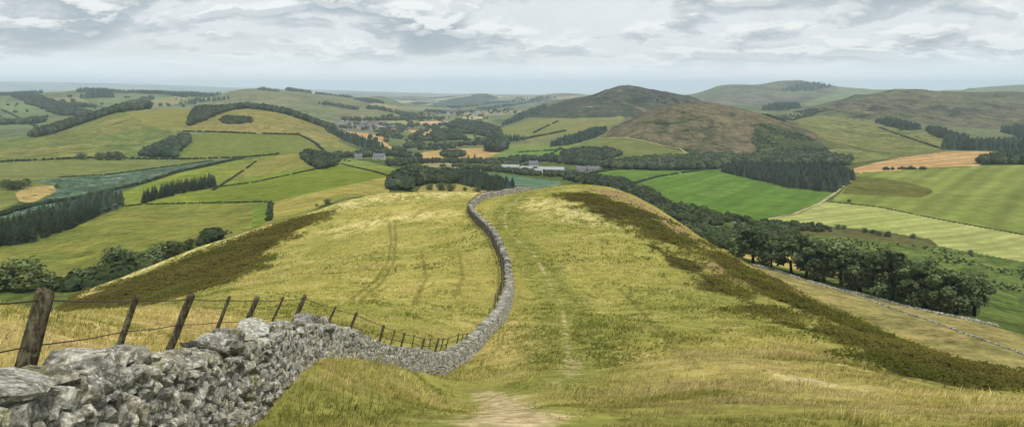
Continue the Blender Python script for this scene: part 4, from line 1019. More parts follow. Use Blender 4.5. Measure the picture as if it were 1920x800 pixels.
LEFT = [(4,560,48,'big rounded tree at the left edge behind the first post'),(42,558,69,'tall dark tree with a lopsided top above the left trees'),(82,558,36,'spreading tree just left of the thickest fence post top'),(118,552,26,'leafy tree above the foot of the bracken slope'),(152,540,40,'leafy tree left of the big rounded crown'),(180,530,22,'low bushy tree touching the big rounded crown'),(222,518,57,'biggest rounded tree along the spur edge'),(262,506,38,'broad tree right of the biggest rounded crown'),(290,495,34,'low tree between the broad tree and the pointed one'),(312,486,37,'slightly pointed tree along the spur edge'),(332,476,22,'small shrub right of the pointed tree'),(354,468,22,'round shrub halfway up the spur edge'),(376,456,15,'pale feathery shrub on the spur edge'),(394,450,16,'dark shrub beyond the pale feathery one'),(414,444,9,'small shrub near the top of the spur edge'),(432,438,5,'last tiny shrub on the spur edge')]
for i, (u, v, h, lab) in enumerate(LEFT):
    tree('broadleaf_tree', BUSHY, i, u, v, h + 1, lab, 'trees in the gully along the spur edge', wide=1.4, ymin=205, ymax=420)
for i, (u, v, h, lab) in enumerate([
    (613,383,11,'round dark bush alone at the edge of the beige hay strip'), (594,387,5,'tiny bush left of the round dark bush'), (1270,402,22,'round dark tree standing by the stream scrub'),
    (1592,379,6,'lone dark bush in the lime green pasture'), (1572,429,9,'left one of two bushes on the brown bank'), (1583,429,8,'right one of two bushes on the brown bank'), (1622,436,9,'bush on the brown bank after the pair'),
    (1637,438,8,'small bush in the middle of the brown bank'), (1648,441,8,'bush beside the largest one on the brown bank'), (1665,444,11,'largest round bush on the brown bank'), (1712,447,9,'lone bush at the right end of the brown bank'), (1820,476,8,'lone bush on the far edge of the pale hay field'),
    (152,299,13,'round tree in the hedge of the flat olive pasture'), (188,300,15,'left tree of the hedge clump on the flat pasture'), (205,300,15,'middle tree of the hedge clump on the flat pasture'), (220,300,17,'tallest tree of the hedge clump on the flat pasture'),
    (10,352,16,'left tree of the clump above the small stubble patch'), (22,356,18,'front tree of the clump above the small stubble patch'), (38,354,17,'middle tree of the clump above the small stubble patch'), (50,348,14,'right tree of the clump above the small stubble patch'), (108,352,8,'dark bush beside the small stubble patch'),
    (1168,350,10,'tree at the corner of the bright green pasture'), (1196,362,14,'tree by the stream below the bright pasture corner'),
    (806,356,12,'dark tree in the straw clearing'), (826,357,16,'left tree of the clearing group'), (845,358,14,'bushy tree in the straw clearing'), (872,358,7,'low bush in the straw clearing'), (895,360,11,'last tree of the straw clearing'),
    (92,195,9,'left one of the lone trees on the far brown field'), (118,193,8,'middle one of the lone trees on the far brown field'), (137,193,8,'right one of the lone trees on the far brown field')]):
    far_ = (1600, 3600) if v < 200 else (640, 1000) if 290 < v < 302 else (300, 950)
    tree('broadleaf_tree' if h > 10 else 'bush', BUSHY, i, u, v, h * 1.1, lab, None, wide=1.35, ymin=far_[0], ymax=far_[1], cat='tree' if h > 10 else 'bush')
for i, (u, v, h) in enumerate([(878,304,16),(890,305,18),(902,306,13),(866,304,12),(836,303,11),(848,303,10)]):
    p = hit(u, v, 700, 1050); s = h * p[1] / F
    place_mesh(CON[i % 5], 'conifer_tree', p, s * 1.5, s, i, 'tall dark conifer in the row by the curved stubble field', 'conifers', 'conifers by the curved stubble field')

# ------------------------------------------------------------------ bracken, grass
def sample_ridge(n, ulo, uhi, ylo, yhi, power, rng):
    """points on the ridge, thinning with distance"""
    u = rng.uniform(ulo, uhi, n); t = rng.uniform(0, 1, n)
    if power == 1: y = ylo * (yhi / ylo) ** t
    else: y = (ylo ** (1 - power) + t * (yhi ** (1 - power) - ylo ** (1 - power))) ** (1 / (1 - power))
    x = (u - CU) * y / F
    return x, y
def visible(x, y, z, slack=3.0):
    """whether a point on the ridge can be seen at all from about the viewer's place"""
    u = CU + F * x / y; v = HZ - F * z / y
    j = np.clip(np.searchsorted(us, u), 0, nc - 1); i = np.clip(np.searchsorted(rows, y), 0, NR - 1)
    return v <= RUNMIN[i, j] + slack
RUNMIN = np.minimum.accumulate(GV, axis=0)

def blades(mb, x, y, z, h, w, lean, col, rng, per=3):
    n = len(x); N = n * per
    X = np.repeat(x, per) + rng.normal(size=N) * np.repeat(h, per) * .25; Y = np.repeat(y, per) + rng.normal(size=N) * np.repeat(h, per) * .25
    H = np.repeat(h, per) * rng.uniform(.5, 1.25, N); W = np.repeat(w, per)
    Zg = ground(X, Y) - .02
    a = rng.uniform(0, 6.283, N); la = lean[0] + rng.normal(size=N) * lean[1]; lm = H * rng.uniform(.15, .95, N)
    bx, by = np.cos(a) * W / 2, np.sin(a) * W / 2
    p0 = np.stack([X - bx, Y - by, Zg], 1); p1 = np.stack([X + bx, Y + by, Zg], 1)
    mx_, my_ = X + np.cos(la) * lm * .35, Y + np.sin(la) * lm * .35
    p2 = np.stack([mx_ + bx * .7, my_ + by * .7, Zg + H * .6], 1); p3 = np.stack([mx_ - bx * .7, my_ - by * .7, Zg + H * .6], 1)
    tip = np.stack([X + np.cos(la) * lm, Y + np.sin(la) * lm, Zg + H * .92], 1)
    V = np.stack([p0, p1, p2, p3, tip], 1).reshape(-1, 3); k = np.arange(N) * 5
    C = np.repeat(np.repeat(col, per, 0) * rng.uniform(.55, 1.5, (N, 1)), 5, 0)
    base = mb.n
    mb.add(V, np.stack([k, k + 1, k + 2, k + 3], 1), 0, C)
    mb.f.setdefault((3, 0), []).append(np.stack([k + 3, k + 2, k + 4], 1) + base)

def grass_colour(x, y, rng):
    n = len(x)
    g = mask_at('green', x, y); d = mask_at('dry', x, y)
    f = fbm(x / 5.0, y / 5.0, 77, 4) + .35 * fbm(x / 30, y / 30, 78, 2)
    f = np.clip(.5 + f * 1.1 + d * .45 - g * .55 + rng.normal(size=n) * .22, 0, 1)[:, None]
    greenc = np.array(A(142, 150, 72)[:3]); yel = np.array(A(208, 198, 112)[:3]); straw = np.array(A(242, 222, 156)[:3])
    return np.where(f < .5, greenc + (yel - greenc) * f * 2, yel + (straw - yel) * (f - .5) * 2)
GRASSM = leaf_mat('grass_blade', (1, 1, 1, 1), .5, 0)
def grass():
    rng = nrng(); mb = MB()
    for n, y0, y1, h0, w0, per in [(26000, 6.5, 16, .085, .012, 4), (44000, 15, 38, .12, .02, 4), (60000, 36, 90, .2, .04, 3), (44000, 85, 205, .24, .08, 3)]:
        x, y = sample_ridge(n, -130, 2050, y0, y1, 1, rng)
        z = ground(x, y)
        ok = (y < LYlim(x, y)) & visible(x, y, z) & (mask_at('path', x, y) < .45 + rng.uniform(-.2, .2, n)) & (mask_at('bracken', x, y) < .4) & ~on_wall(x, y)
        x, y, z = x[ok], y[ok], z[ok]
        cl = fbm(x / (1.2 * h0 * 8), y / (1.2 * h0 * 8), 91, 3)
        h = h0 * np.clip(.85 + 1.3 * cl, .3, 1.9) * (1 - .55 * np.clip(mask_at('path', x, y) * 2, 0, 1)); w = w0 * rng.uniform(.7, 1.3, len(x))
        blades(mb, x, y, z, h, w, (-.5, .9), grass_colour(x, y, rng), rng, per)
    # taller seed heads and rank tufts, more of them in the unwalked grass by the wall
    for n, y0, y1, h0, w0, per in [(5200, 6.5, 24, .24, .011, 6), (5200, 22, 60, .30, .022, 5)]:
        x, y = sample_ridge(n, -130, 2050, y0, y1, 1, rng); z = ground(x, y)
        cl = fbm(x / 3.0, y / 3.0, 95, 3) + .5 * mask_at('green', x, y) + .4 * mask_at('dry', x, y)
        ok = (y < LYlim(x, y)) & visible(x, y, z) & (mask_at('path', x, y) < .2) & (mask_at('bracken', x, y) < .3) & ~on_wall(x, y) & (cl + .5 * mask_at('green', x, y) > .18)
        x, y = x[ok], y[ok]; c = grass_colour(x, y, rng) * rng.choice([.6, .9, 1.2, 1.4], (len(x), 1))
        blades(mb, x, y, z, h0 * rng.uniform(.5, 1.2, len(x)), w0 * rng.uniform(.7, 1.3, len(x)), (-.5, .9), c, rng, per)
    o = mb.build('grass', GRASSM); tag(o, 'dry yellow green grass covering the ridge', 'grass', kind='stuff')
    print('grass verts', mb.n)
def LYlim(x, y):
    u = CU + F * x / y
    j = np.clip(np.searchsorted(us, u), 0, nc - 1)
    return LY[6][j] * 1.04
BRACK = leaf_mat('bracken_frond', (1, 1, 1, 1), .25, 0)
def bracken(label, px, ymin, ymax, spacing, h, seed, thin=.06, warm=0.0):
    rng = nrng(); pw = poly_world(px, ymin, ymax, 6); lo = pw.min(0) - 5; hi = pw.max(0) + 5
    n = int((hi[0] - lo[0]) * (hi[1] - lo[1]) / spacing ** 2)
    x = rng.uniform(lo[0], hi[0], n); y = rng.uniform(lo[1], hi[1], n)
    near_ = inside(pw, x, y) | (dist_line(np.vstack([pw, pw[:1]]), x, y) < 4.5)
    x, y = x[near_], y[near_]
    m = mask_at('bracken', x, y) - thin + .95 * fbm(x / 6.5, y / 6.5, seed, 4) + rng.normal(size=len(x)) * .2
    ok = (m > .5) & (y < LYlim(x, y) * 1.02); P = np.stack([x[ok], y[ok], ground(x[ok], y[ok])], 1)
    n = len(P); mb = MB()
    per = 5; N = n * per
    a = rng.uniform(0, 6.283, N); H = h * rng.uniform(.55, 1.25, N)
    B = np.repeat(P, per, 0); B[:, :2] += rng.normal(size=(N, 2)) * .25
    d = np.stack([np.cos(a), np.sin(a), np.zeros(N)], 1); t = np.stack([-np.sin(a), np.cos(a), np.zeros(N)], 1)
    up = np.array([0, 0, 1.0])
    Hc = H[:, None]
    p0 = B + up * Hc * .35; p1 = B + d * Hc * .35 + up * Hc * .85 + t * Hc * .3; p2 = B + d * Hc * .95 + up * Hc * .7; p3 = B + d * Hc * .35 + up * Hc * .85 - t * Hc * .3
    V = np.stack([p0, p1, p2, p3], 1).reshape(-1, 3)
    br = np.clip(.5 + warm + 1.3 * fbm(B[:, 0] / 9, B[:, 1] / 9, seed + 5, 3) + rng.normal(size=N) * .25, 0, 1)[:, None]
    c = np.array(A(98, 108, 48)[:3]) * (1 - br) + np.array(A(124, 116, 62)[:3]) * br
    C = np.repeat(c * rng.uniform(.72, 1.2, (N, 1)), 4, 0)
    k = np.arange(N) * 4
    mb.add(V, np.stack([k, k + 1, k + 2, k + 3], 1), 0, C)
    tag(mb.build('bracken', BRACK), label, 'bracken', kind='stuff'); print('bracken', n)
bracken('dark olive bracken on the left flank of the ridge', BR_LEFT, 70, 200, .55, .38, 61, -.12, .35)
bracken('bracken patch on the rounded crest of the ridge', BR_TOP, 90, 215, .66, .4, 62, .16, .2)
bracken('long strip of bracken down the right flank of the ridge', BR_RIGHT, 30, 160, .40, .26, 63, .16, .25)
bracken('narrow dark green bracken band along the right hand edge of the ridge', BR_EDGE, 60, 160, .47, .34, 64, .12, .1)
# ------------------------------------------------------------------ the dry stone wall on the ridge
WALL_UY = [(-260,3.7),(-120,4.1),(0,4.7),(100,5.4),(200,6.6),(345,9.0),(450,11.2),(540,15),(620,21),(700,27.5),(760,33),(830,39.5),(900,48),(940,57.5),(955,67),(952,83),(928,106),(894,131),(881,149),(903,167),(950,186),(985,199),(1010,214)]
wq = np.array([((u - CU) * y / F, y) for u, y in WALL_UY])
seg = np.concatenate([[0], np.cumsum(np.hypot(*np.diff(wq, axis=0).T))])
ss = np.arange(0, seg[-1], .1)
WX = np.interp(ss, seg, wq[:, 0]); WY = np.interp(ss, seg, wq[:, 1])
def smooth1(a, s):
    k = np.exp(-.5 * (np.arange(-int(3 * s), int(3 * s) + 1) / s) ** 2); k /= k.sum(); h = len(k) // 2
    p = np.concatenate([2 * a[0] - a[h:0:-1], a, 2 * a[-1] - a[-2:-h - 2:-1]])
    return np.convolve(p, k, 'valid')
WX = smooth1(WX, 14); WY = smooth1(WY, 14)
WZ = smooth1(ground(WX, WY), 6)
TX = np.gradient(WX); TY = np.gradient(WY); TN = np.hypot(TX, TY); TX /= TN; TY /= TN
WALL_LINE = np.stack([WX, WY], 1)[::8]
def on_wall(x, y):
    return dist_line(WALL_LINE, x, y) < .42
WALLH = 1.32
_wt = np.array([(-260,760),(-120,740),(0,718),(100,694),(200,681),(300,664),(345,655),(380,640),(450,629),(490,614),(540,608),(590,604),(630,614),(690,636),(720,647),(760,656),(830,661),(870,641),(900,621),(925,606),(940,588)], float)
_wu = CU + F * WX / WY; _k = int(np.argmax(WY > 57))
_base = np.full(len(ss), 1.25)
_base[:_k] = np.interp(_wu[:_k], _wt[:, 0], HZ - _wt[:, 1]) * WY[:_k] / F * -1 * -1 - WZ[:_k]
_base = smooth1(np.clip(_base, .95, 1.75), 8)
print('wall heights', [round(float(_base[int(q / .1)]), 2) for q in np.arange(0, 60, 3.0)])
def wall_h(s):
    s = np.asarray(s, float)
    return np.interp(s, ss, _base) - .04 + .07 * vnoise(s / 1.1, s * 0, 301) + .05 * vnoise(s / 4.0, s * 0, 302) + .06 * vnoise(s / .45, s * 0, 303)
def wall_h_old(s): return WALLH + .10 * np.sin(s * .9) + .14 * vnoise(np.asarray(s) / 1.7, np.zeros_like(np.asarray(s, float)), 301) + .12 * vnoise(np.asarray(s) / 6.0, np.zeros_like(np.asarray(s, float)), 302)
def frame(s):
    i = np.clip((s / .1).astype(int), 0, len(WX) - 1)
    return np.stack([WX[i], WY[i], WZ[i]], -1), np.stack([TX[i], TY[i], np.gradient(WZ)[i] / .1], -1)

def stone_mat(name, k=1.0):
    m, nt = new_mat(name); n = NT(nt); p = n.pos()
    t = n.attr('tint', 'Color')
    a = n.noise(p, 3.2, 4, .65); b = n.noise(p, 17, 5, .7); c = n.noise(p, 48, 3, .7)
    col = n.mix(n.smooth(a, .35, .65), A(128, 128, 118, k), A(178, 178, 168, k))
    col = n.mix(n.smooth(b, .50, .62), col, A(216, 217, 208, k))
    col = n.mix(n.math('MULTIPLY', n.smooth(b, .46, .36), .8), col, A(80, 80, 74, k))
    lv = n.noise(p, 1.7, 4, .6)
    col = n.mix(n.math('MULTIPLY', n.smooth(lv, .54, .66), .6), col, A(148, 150, 98, k))
    col = n.mix(n.math('MULTIPLY', n.smooth(c, .60, .68), .7), col, A(240, 240, 232, k))
    col = n.mix(n.math('MULTIPLY', n.smooth(c, .38, .30), .7), col, A(62, 62, 56, k))
    col = n.mix(1.0, col, t, 'MULTIPLY')
    h = n.math('ADD', n.math('MULTIPLY', b, .6), n.math('MULTIPLY', c, .35))
    n.diffuse(col, bump=h, bdist=.03, bstr=.9)
    return m
STONE = stone_mat('lichened_stone')
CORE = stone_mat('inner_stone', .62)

def cuts(v, rng, k, lo=.62, hi=.95):
    for _ in range(k):
        d = unit(rng.normal(size=3)); h = rng.uniform(lo, hi)
        o = np.maximum(v @ d - h, 0)
        v = v - o[:, None] * d
    return v
def stone_shape(seed, base, k):
    rng = np.random.default_rng(seed); v, f = base
    b = np.sign(v) * np.abs(v) ** .42
    b = b / np.abs(b).max()
    b = cuts(b, rng, k, .62, 1.15)
    if len(v) > 100: b = b * (1 + .035 * rng.normal(size=(len(v), 1)))
    return b, f
SH2 = [stone_shape(700 + i, ICO2, 13) for i in range(14)]
SH1 = [stone_shape(730 + i, ICO1, 8) for i in range(14)]
CUBE = (np.array([(x, y, z) for x in (-1, 1) for y in (-1, 1) for z in (-1, 1)], float), np.array([(0,1,3,2),(4,6,7,5),(0,4,5,1),(2,3,7,6),(0,2,6,4),(1,5,7,3)]))
def cube_shape(seed):
    rng = np.random.default_rng(seed); return CUBE[0] * rng.uniform(.6, 1.1, (8, 3)), CUBE[1]
SH0 = [cube_shape(760 + i) for i in range(14)]

def add_stones(mb, C, T, dims, tiltx, tilty, yaw, rng, shapes, lo=.72, hi=1.28):
    if shapes is SH0: lo, hi = .38, 1.42
    """C centres, T tangents, dims half sizes (along, across, up)"""
    n = len(C); t = unit(T); side = unit(np.stack([-t[:, 1], t[:, 0], np.zeros(n)], 1)); up = np.cross(t, side)
    ca, sa = np.cos(tiltx)[:, None], np.sin(tiltx)[:, None]
    t, up = t * ca + up * sa, up * ca - t * sa
    cb, sb = np.cos(tilty)[:, None], np.sin(tilty)[:, None]
    side, up = side * cb + up * sb, up * cb - side * sb
    cy_, sy_ = np.cos(yaw)[:, None], np.sin(yaw)[:, None]
    t, side = t * cy_ + side * sy_, side * cy_ - t * sy_
    pick = rng.integers(0, len(shapes), n)
    fl = rng.choice([-1, 1], (n, 1)); 
    for k, (v, f) in enumerate(shapes):
        m = np.where(pick == k)[0]
        if len(m) == 0: continue
        loc = v[None] * dims[m][:, None, :]
        w = loc[..., 0:1] * t[m][:, None] + loc[..., 1:2] * side[m][:, None] + loc[..., 2:3] * up[m][:, None] + C[m][:, None]
        g = rng.uniform(lo, hi, (len(m), 1, 1)); hue = rng.uniform(-.05, .05, (len(m), 1, 1))
        c = np.concatenate([g * (1.03 + hue * .6), g, g * (.95 - hue)], -1) * np.ones((1, len(v), 1))
        off = (np.arange(len(m)) * len(v))[:, None, None]
        mb.add(w.reshape(-1, 3), (f[None] + off).reshape(-1, f.shape[1]), 0, c.reshape(-1, 3))

def build_wall():
    rng = nrng(); root = MB(); cop = MB()
    S_near = float(np.interp(13.0, WY, ss)); S_mid = float(np.interp(70, WY[:900], ss[:900])) if False else float(ss[np.argmax(WY > 70)])
    total = ss[-1]
    zones = [(0, S_near, .22, .058, SH2), (S_near, S_mid, .22, .075, SH1), (S_mid, total, .34, .13, SH0)]
    for s0, s1, ln, ht, shp in zones:
        for side in (-1, 1):
            if shp is SH0 and side == 1: courses = 7
            z = -.25
            while z < 1.75:
                hc = ht * rng.uniform(.8, 1.35)
                s = s0 + rng.uniform(0, ln); L = []
                while s < s1:
                    l = ln * rng.uniform(.45, 1.7); L.append((s + l / 2, l / 2, z + hc)); s += l * .9
                L = np.array(L)
                top = wall_h(L[:, 0]) - .1; L = L[L[:, 2] < top]
                if len(L):
                    P, T = frame(L[:, 0]); n = len(L)
                    off = (.46 - .17 * np.clip(L[:, 2] / 1.3, 0, 1)) * side
                    sd = unit(np.stack([-T[:, 1], T[:, 0], np.zeros(n)], 1))
                    dep = rng.uniform(.12, .2, n)
                    C = P + sd * (off - side * dep * rng.uniform(.75, 1.05, n))[:, None] + np.array([0, 0, 1.0]) * L[:, 2:3]
                    dims = np.stack([L[:, 1] * rng.uniform(1.0, 1.25, n), dep, hc * rng.uniform(1.0, 1.5, n)], 1)
                    add_stones(root, C, T, dims, rng.normal(size=n) * .11, rng.normal(size=n) * .12, rng.normal(size=n) * .13, rng, shp)
                z += hc * 1.62
        # rough slabs along the top
        s = s0; L = []
        while s < s1:
            l = ln * rng.uniform(.5, 1.9); L.append((s + l / 2, l / 2)); s += l * .8
        L = np.array(L); P, T = frame(L[:, 0]); n = len(L)
        C = P + np.array([0, 0, 1.0]) * (wall_h(L[:, 0])[:, None] - .06 + rng.uniform(-.05, .05, (n, 1)))
        C[:, 0] += rng.normal(size=n) * .05
        upright = rng.uniform(size=n) < .22
        dims = np.stack([np.where(upright, .06, L[:, 1] * 1.1), rng.uniform(.24, .38, n), np.where(upright, .15, rng.uniform(.05, .10, n))], 1)
        add_stones(cop, C, T, dims, rng.normal(size=n) * .18 + np.where(upright, .3, 0), rng.normal(size=n) * .12, rng.normal(size=n) * .3, rng, shp)
    # loose big slabs lying on the near top
    for (s_, l, w, h, tx) in [(1.0, .45, .34, .09, .12), (1.9, .3, .3, .1, -.2), (2.4, .34, .3, .12, .15), (3.3, .3, .3, .08, .1), (6.2, .25, .25, .12, .4), (8.3, .34, .28, .09, .5), (13.2, .4, .25, .1, .6), (15.0, .3, .25, .13, -.5), (15.6, .34, .25, .1, .5)]:
        P, T = frame(np.array([s_])); C = P + np.array([[0, 0, float(wall_h(s_)) + .03]])
        add_stones(cop, C, T, np.array([[l, w, h]]), np.array([tx]), np.array([.08]), np.array([.2]), rng, SH2)
    o = root.build('dry_stone_wall', STONE)
    tag(o, 'long grey dry stone wall winding down the ridge and over its crest', 'stone wall')
    c = cop.build('coping', STONE, o)
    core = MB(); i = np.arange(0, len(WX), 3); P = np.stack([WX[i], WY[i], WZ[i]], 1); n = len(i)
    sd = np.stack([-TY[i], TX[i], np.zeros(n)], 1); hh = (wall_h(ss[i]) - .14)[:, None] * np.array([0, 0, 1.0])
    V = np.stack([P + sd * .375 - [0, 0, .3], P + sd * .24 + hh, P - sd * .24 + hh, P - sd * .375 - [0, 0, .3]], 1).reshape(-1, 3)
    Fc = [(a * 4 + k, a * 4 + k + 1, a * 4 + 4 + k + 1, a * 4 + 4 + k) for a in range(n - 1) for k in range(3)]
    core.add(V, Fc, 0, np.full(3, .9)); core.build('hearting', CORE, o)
build_wall()

# rubble walls on the lower slope to the right
def rubble(label, px, w, h, sp, ymin, ymax, mat, name='stone_wall'):
    rng = nrng(); L = line_world(px, ymin, ymax, 30); mb = MB()
    for a, b in zip(L[:-1], L[1:]):
        d = b - a; ln = np.linalg.norm(d); k = max(1, int(ln * w / sp ** 2 * 1.4))
        t = rng.uniform(size=(k, 1)); o = rng.uniform(-.5, .5, k) * w; dd = unit(d[:2])
        P = a + d * t; P[:, 0] -= dd[1] * o; P[:, 1] += dd[0] * o; P[:, 2] = ground(P[:, 0], P[:, 1]) + h * rng.uniform(0, 1, k) * (1 - (2 * o / w) ** 2 * .6)
        dims = np.stack([sp * rng.uniform(.5, 1, k), sp * rng.uniform(.4, .8, k), sp * rng.uniform(.3, .6, k)], 1)
        add_stones(mb, P, np.repeat(d[None], k, 0), dims, rng.normal(size=k) * .3, rng.normal(size=k) * .3, rng.uniform(0, 3, k), rng, SH0)
    tag(mb.build(name, mat), label, 'stone wall')
PALE = stone_mat('pale_stone', 1.25)
rubble('broad tumbled grey wall along the foot of the row of trees', [(1394,493),(1420,498),(1450,505),(1500,523),(1560,540),(1620,553),(1700,575),(1760,588),(1820,600),(1872,611)], 1.5, .4, .36, 170, 300, PALE)
rubble('thin lower wall crossing the dry hillside', [(1580,546),(1620,560),(1680,581),(1740,600),(1800,622),(1860,643),(1930,668)], .4, .3, .26, 120, 260, PALE)

# ------------------------------------------------------------------ wire fence behind the wall
def wood_mat():
    m, nt = new_mat('weathered_wood'); n = NT(nt); p = n.node('ShaderNodeTexCoord').outputs['Object']
    a = n.noise(n.vmath('MULTIPLY', p, (40, 40, 5)), 1, 5, .7); b = n.noise(p, 9, 4, .65)
    col = n.mix(n.smooth(a, .35, .65), A(58, 52, 42), A(122, 114, 94))
    col = n.mix(n.math('MULTIPLY', n.smooth(b, .52, .66), .6), col, A(140, 140, 112))
    n.diffuse(col, bump=a, bdist=.012, bstr=1)
    return m
WOODM = wood_mat()
WIRE = bpy.data.materials.new('rusty_wire'); WIRE.use_nodes = True
_p = WIRE.node_tree.nodes['Principled BSDF']; _p.inputs['Base Color'].default_value = (.06, .042, .03, 1); _p.inputs['Roughness'].default_value = .6; _p.inputs['Metallic'].default_value = .4
POSTS = [(-60,548,-100,720,5.0,.05),(85,545,45,705,5.7,.072),(257,552,225,645,8.3,.034),(360,551,322,645,10.2,.056),(431,555,405,622,12.2,.03),(484,556,455,620,13.7,.05),(532,556,510,602,15.4,.024),(572,553,552,600,17.2,.05),(630,574,620,595,21,.03),(669,585,660,608,24,.045),(720,609,713,635,28,.05),(741,617,734,640,30,.028),(759,623,753,645,32,.045),(777,627,773,646,33.8,.028),(796,633,791,655,35.6,.05),(808,633,804,655,37,.028),(823,633,817,654,39,.055),(832,633,827,650,40.3,.03),(841,632,837,648,41.6,.03),(860,625,857,642,44.2,.045),(868,625,865,641,45.4,.03),(876,624,873,640,46.6,.045),(889,622,886,635,48.6,.03),(898,618,896,630,50,.045),(906,616,904,626,51.6,.03),(915,612,913,622,53.4,.045),(928,600,925,612,57,.045)]
def build_fence():
    rng = nrng()
    p0 = np.array([(POSTS[1][0] - CU) * POSTS[1][4] / F, POSTS[1][4], 0]); 
    root = empty('wire_fence', (float(p0[0]), float(p0[1]), float(ground(p0[0], p0[1]))))
    tag(root, 'leaning wooden post and wire fence close behind the stone wall', 'fence')
    off = np.array(root.location)
    tops = []; bots = []
    items = []
    for (ut, vt, ub, vb, y, r) in POSTS:
        top = np.array([(ut - CU) * y / F, y, (HZ - vt) * y / F])
        low = np.array([(ub - CU) * y / F, y, (HZ - vb) * y / F])
        d = unit(low - top); g = float(ground(top[0], top[1]))
        L = max((top[2] - g) / max(.5, -d[2]), .9); items.append((top, top + d * (L + .2), r))
    s = float(ss[np.argmax(WY > 60)])
    while s < ss[-1] - 2:
        P, T = frame(np.array([s])); sd = unit(np.array([-T[0, 1], T[0, 0], 0])); q = P[0] + sd * .75; q[2] = float(ground(q[0], q[1]))
        items.append((q + np.array([.08, 0, 1.5]), q - np.array([0, 0, .2]), .045)); s += rng.uniform(2.4, 3.6)
    for top, bot, r in items:
        n = 9; ax = unit(top - bot); a = unit(np.cross(ax, [0, 1, 0])); b = np.cross(ax, a)
        ang = np.arange(n) * 2 * math.pi / n; V = []
        for t, k in ((0, 1.08), (.35, 1.02), (.7, 1.0), (.9, .98), (.985, .97), (1.0, .8)):
            rr = r * k * (1 + .10 * rng.normal(size=n)); 
            V.append(bot + (top - bot) * t + np.cos(ang)[:, None] * a * rr[:, None] + np.sin(ang)[:, None] * b * rr[:, None])
        V[-1] = V[-1] + ax * (rng.normal(size=(n, 1)) * .12 * r)
        V = np.concatenate(V)
        mb = MB(); fc = [(k * n + i, k * n + (i + 1) % n, (k + 1) * n + (i + 1) % n, (k + 1) * n + i) for k in range(5) for i in range(n)]
        mb.add(V - bot, fc); mb.add(V[-n:] - bot, [tuple(range(n))])
        o = mb.build('fence_post', WOODM, root); o.location = bot - off
    for frac, nm, rad in ((.965, 'barbed_wire', .006), (.79, 'wire', .0055), (.62, 'wire', .005)):
        mb = MB()
        for (t0, b0, r0), (t1, b1, r1) in zip(items[:-1], items[1:]):
            a = b0 + (t0 - b0) * frac; b = b1 + (t1 - b1) * frac
            a = a - off; b = b - off
            if np.linalg.norm(b - a) > 9: continue
            m_ = (a + b) / 2 - np.array([0, 0, .015])
            rr = rad * max(1.0, (t0[1]) / 14)
            for p, q in ((a, m_), (m_, b)): limb(mb, p, q, rr, rr, 0, 4)
            if frac > .9 and t0[1] < 18:
                L = np.linalg.norm(b - a)
                for k in range(int(L / .13)):
                    c = a + (b - a) * (k + .5) / int(L / .13); w_ = np.array([.004, .0, .014])
                    limb(mb, c - w_, c + w_, .0022, .0012, 0, 3)
        mb.build(nm, WIRE, root)
build_fence()
grass()

# ------------------------------------------------------------------ tracks, farm, villages, cattle
def strip(name, label, px, w, mat, ymin, ymax, lift=.25):
    L = line_world(px, ymin, ymax, 14); d = unit(np.gradient(L[:, :2], axis=0)); nrm = np.stack([-d[:, 1], d[:, 0]], 1)
    a = L[:, :2] + nrm * w / 2; b = L[:, :2] - nrm * w / 2
    V = np.concatenate([np.column_stack([a, ground(a[:, 0], a[:, 1]) + lift]), np.column_stack([b, ground(b[:, 0], b[:, 1]) + lift])]); n = len(L)
    mb = MB(); mb.add(V, [(i, i + 1, n + i + 1, n + i) for i in range(n - 1)])
    tag(mb.build(name, mat, smooth=True), label, name.replace('_', ' '), kind='structure')
DIRT = field_mat('pale_track', A(196, 184, 140), A(182, 170, 122), big=20, med=4)
strip('path', 'pale track curving round the foot of the heather hill', [(1112,262),(1140,259),(1170,258),(1205,264),(1240,273),(1275,279),(1288,288)], 3.2, DIRT, 900, 1700, .5)
strip('path', 'pale track along the edge of the bright green pasture', [(1602,331),(1588,344),(1566,362),(1535,383),(1485,403),(1432,413)], 3.0, DIRT, 400, 900, .3)
strip('road', 'short bend of grey road in the stream scrub', [(1374,441),(1384,432),(1388,424),(1378,416)], 3.5, field_mat('grey_road', A(180, 178, 170), A(166, 164, 156)), 330, 560, .3)

def gable(mb, w, d, h, rh, mats=(0, 1), ov=.35):
    x, y = w / 2, d / 2
    mb.add([(-x,-y,-1),(x,-y,-1),(x,y,-1),(-x,y,-1),(-x,-y,h),(x,-y,h),(x,y,h),(-x,y,h),(-x,0,h+rh),(x,0,h+rh)], [(0,1,5,4),(2,3,7,6)], mats[0])
    mb.add([(-x,-y,-1),(-x,y,-1),(-x,y,h),(-x,0,h+rh),(-x,-y,h)], [(0,4,3,2,1)], mats[0])
    mb.add([(x,-y,-1),(x,y,-1),(x,y,h),(x,0,h+rh),(x,-y,h)], [(0,1,2,3,4)], mats[0])
def roof(mb, w, d, h, rh, mat=0, ov=.4, th=.18):
    x = w / 2 + ov; y = d / 2 + ov; e = h - ov * rh / (d / 2)
    for s in (-1, 1):
        v = [(-x, s * y, e + .05), (x, s * y, e + .05), (x, 0, h + rh + .05), (-x, 0, h + rh + .05)]
        v += [(p[0], p[1], p[2] + th) for p in v]
        mb.add(v, [(0,1,2,3),(4,7,6,5),(0,4,5,1),(1,5,6,2),(2,6,7,3),(3,7,4,0)], mat)
def plain(name, c, rough=.8):
    m, nt = new_mat(name); n = NT(nt); k = n.noise(n.pos(), .7, 4, .6)
    n.diffuse(n.mix(n.smooth(k, .35, .65), c, tuple(x * .82 for x in c[:3]) + (1,)), rough); return m
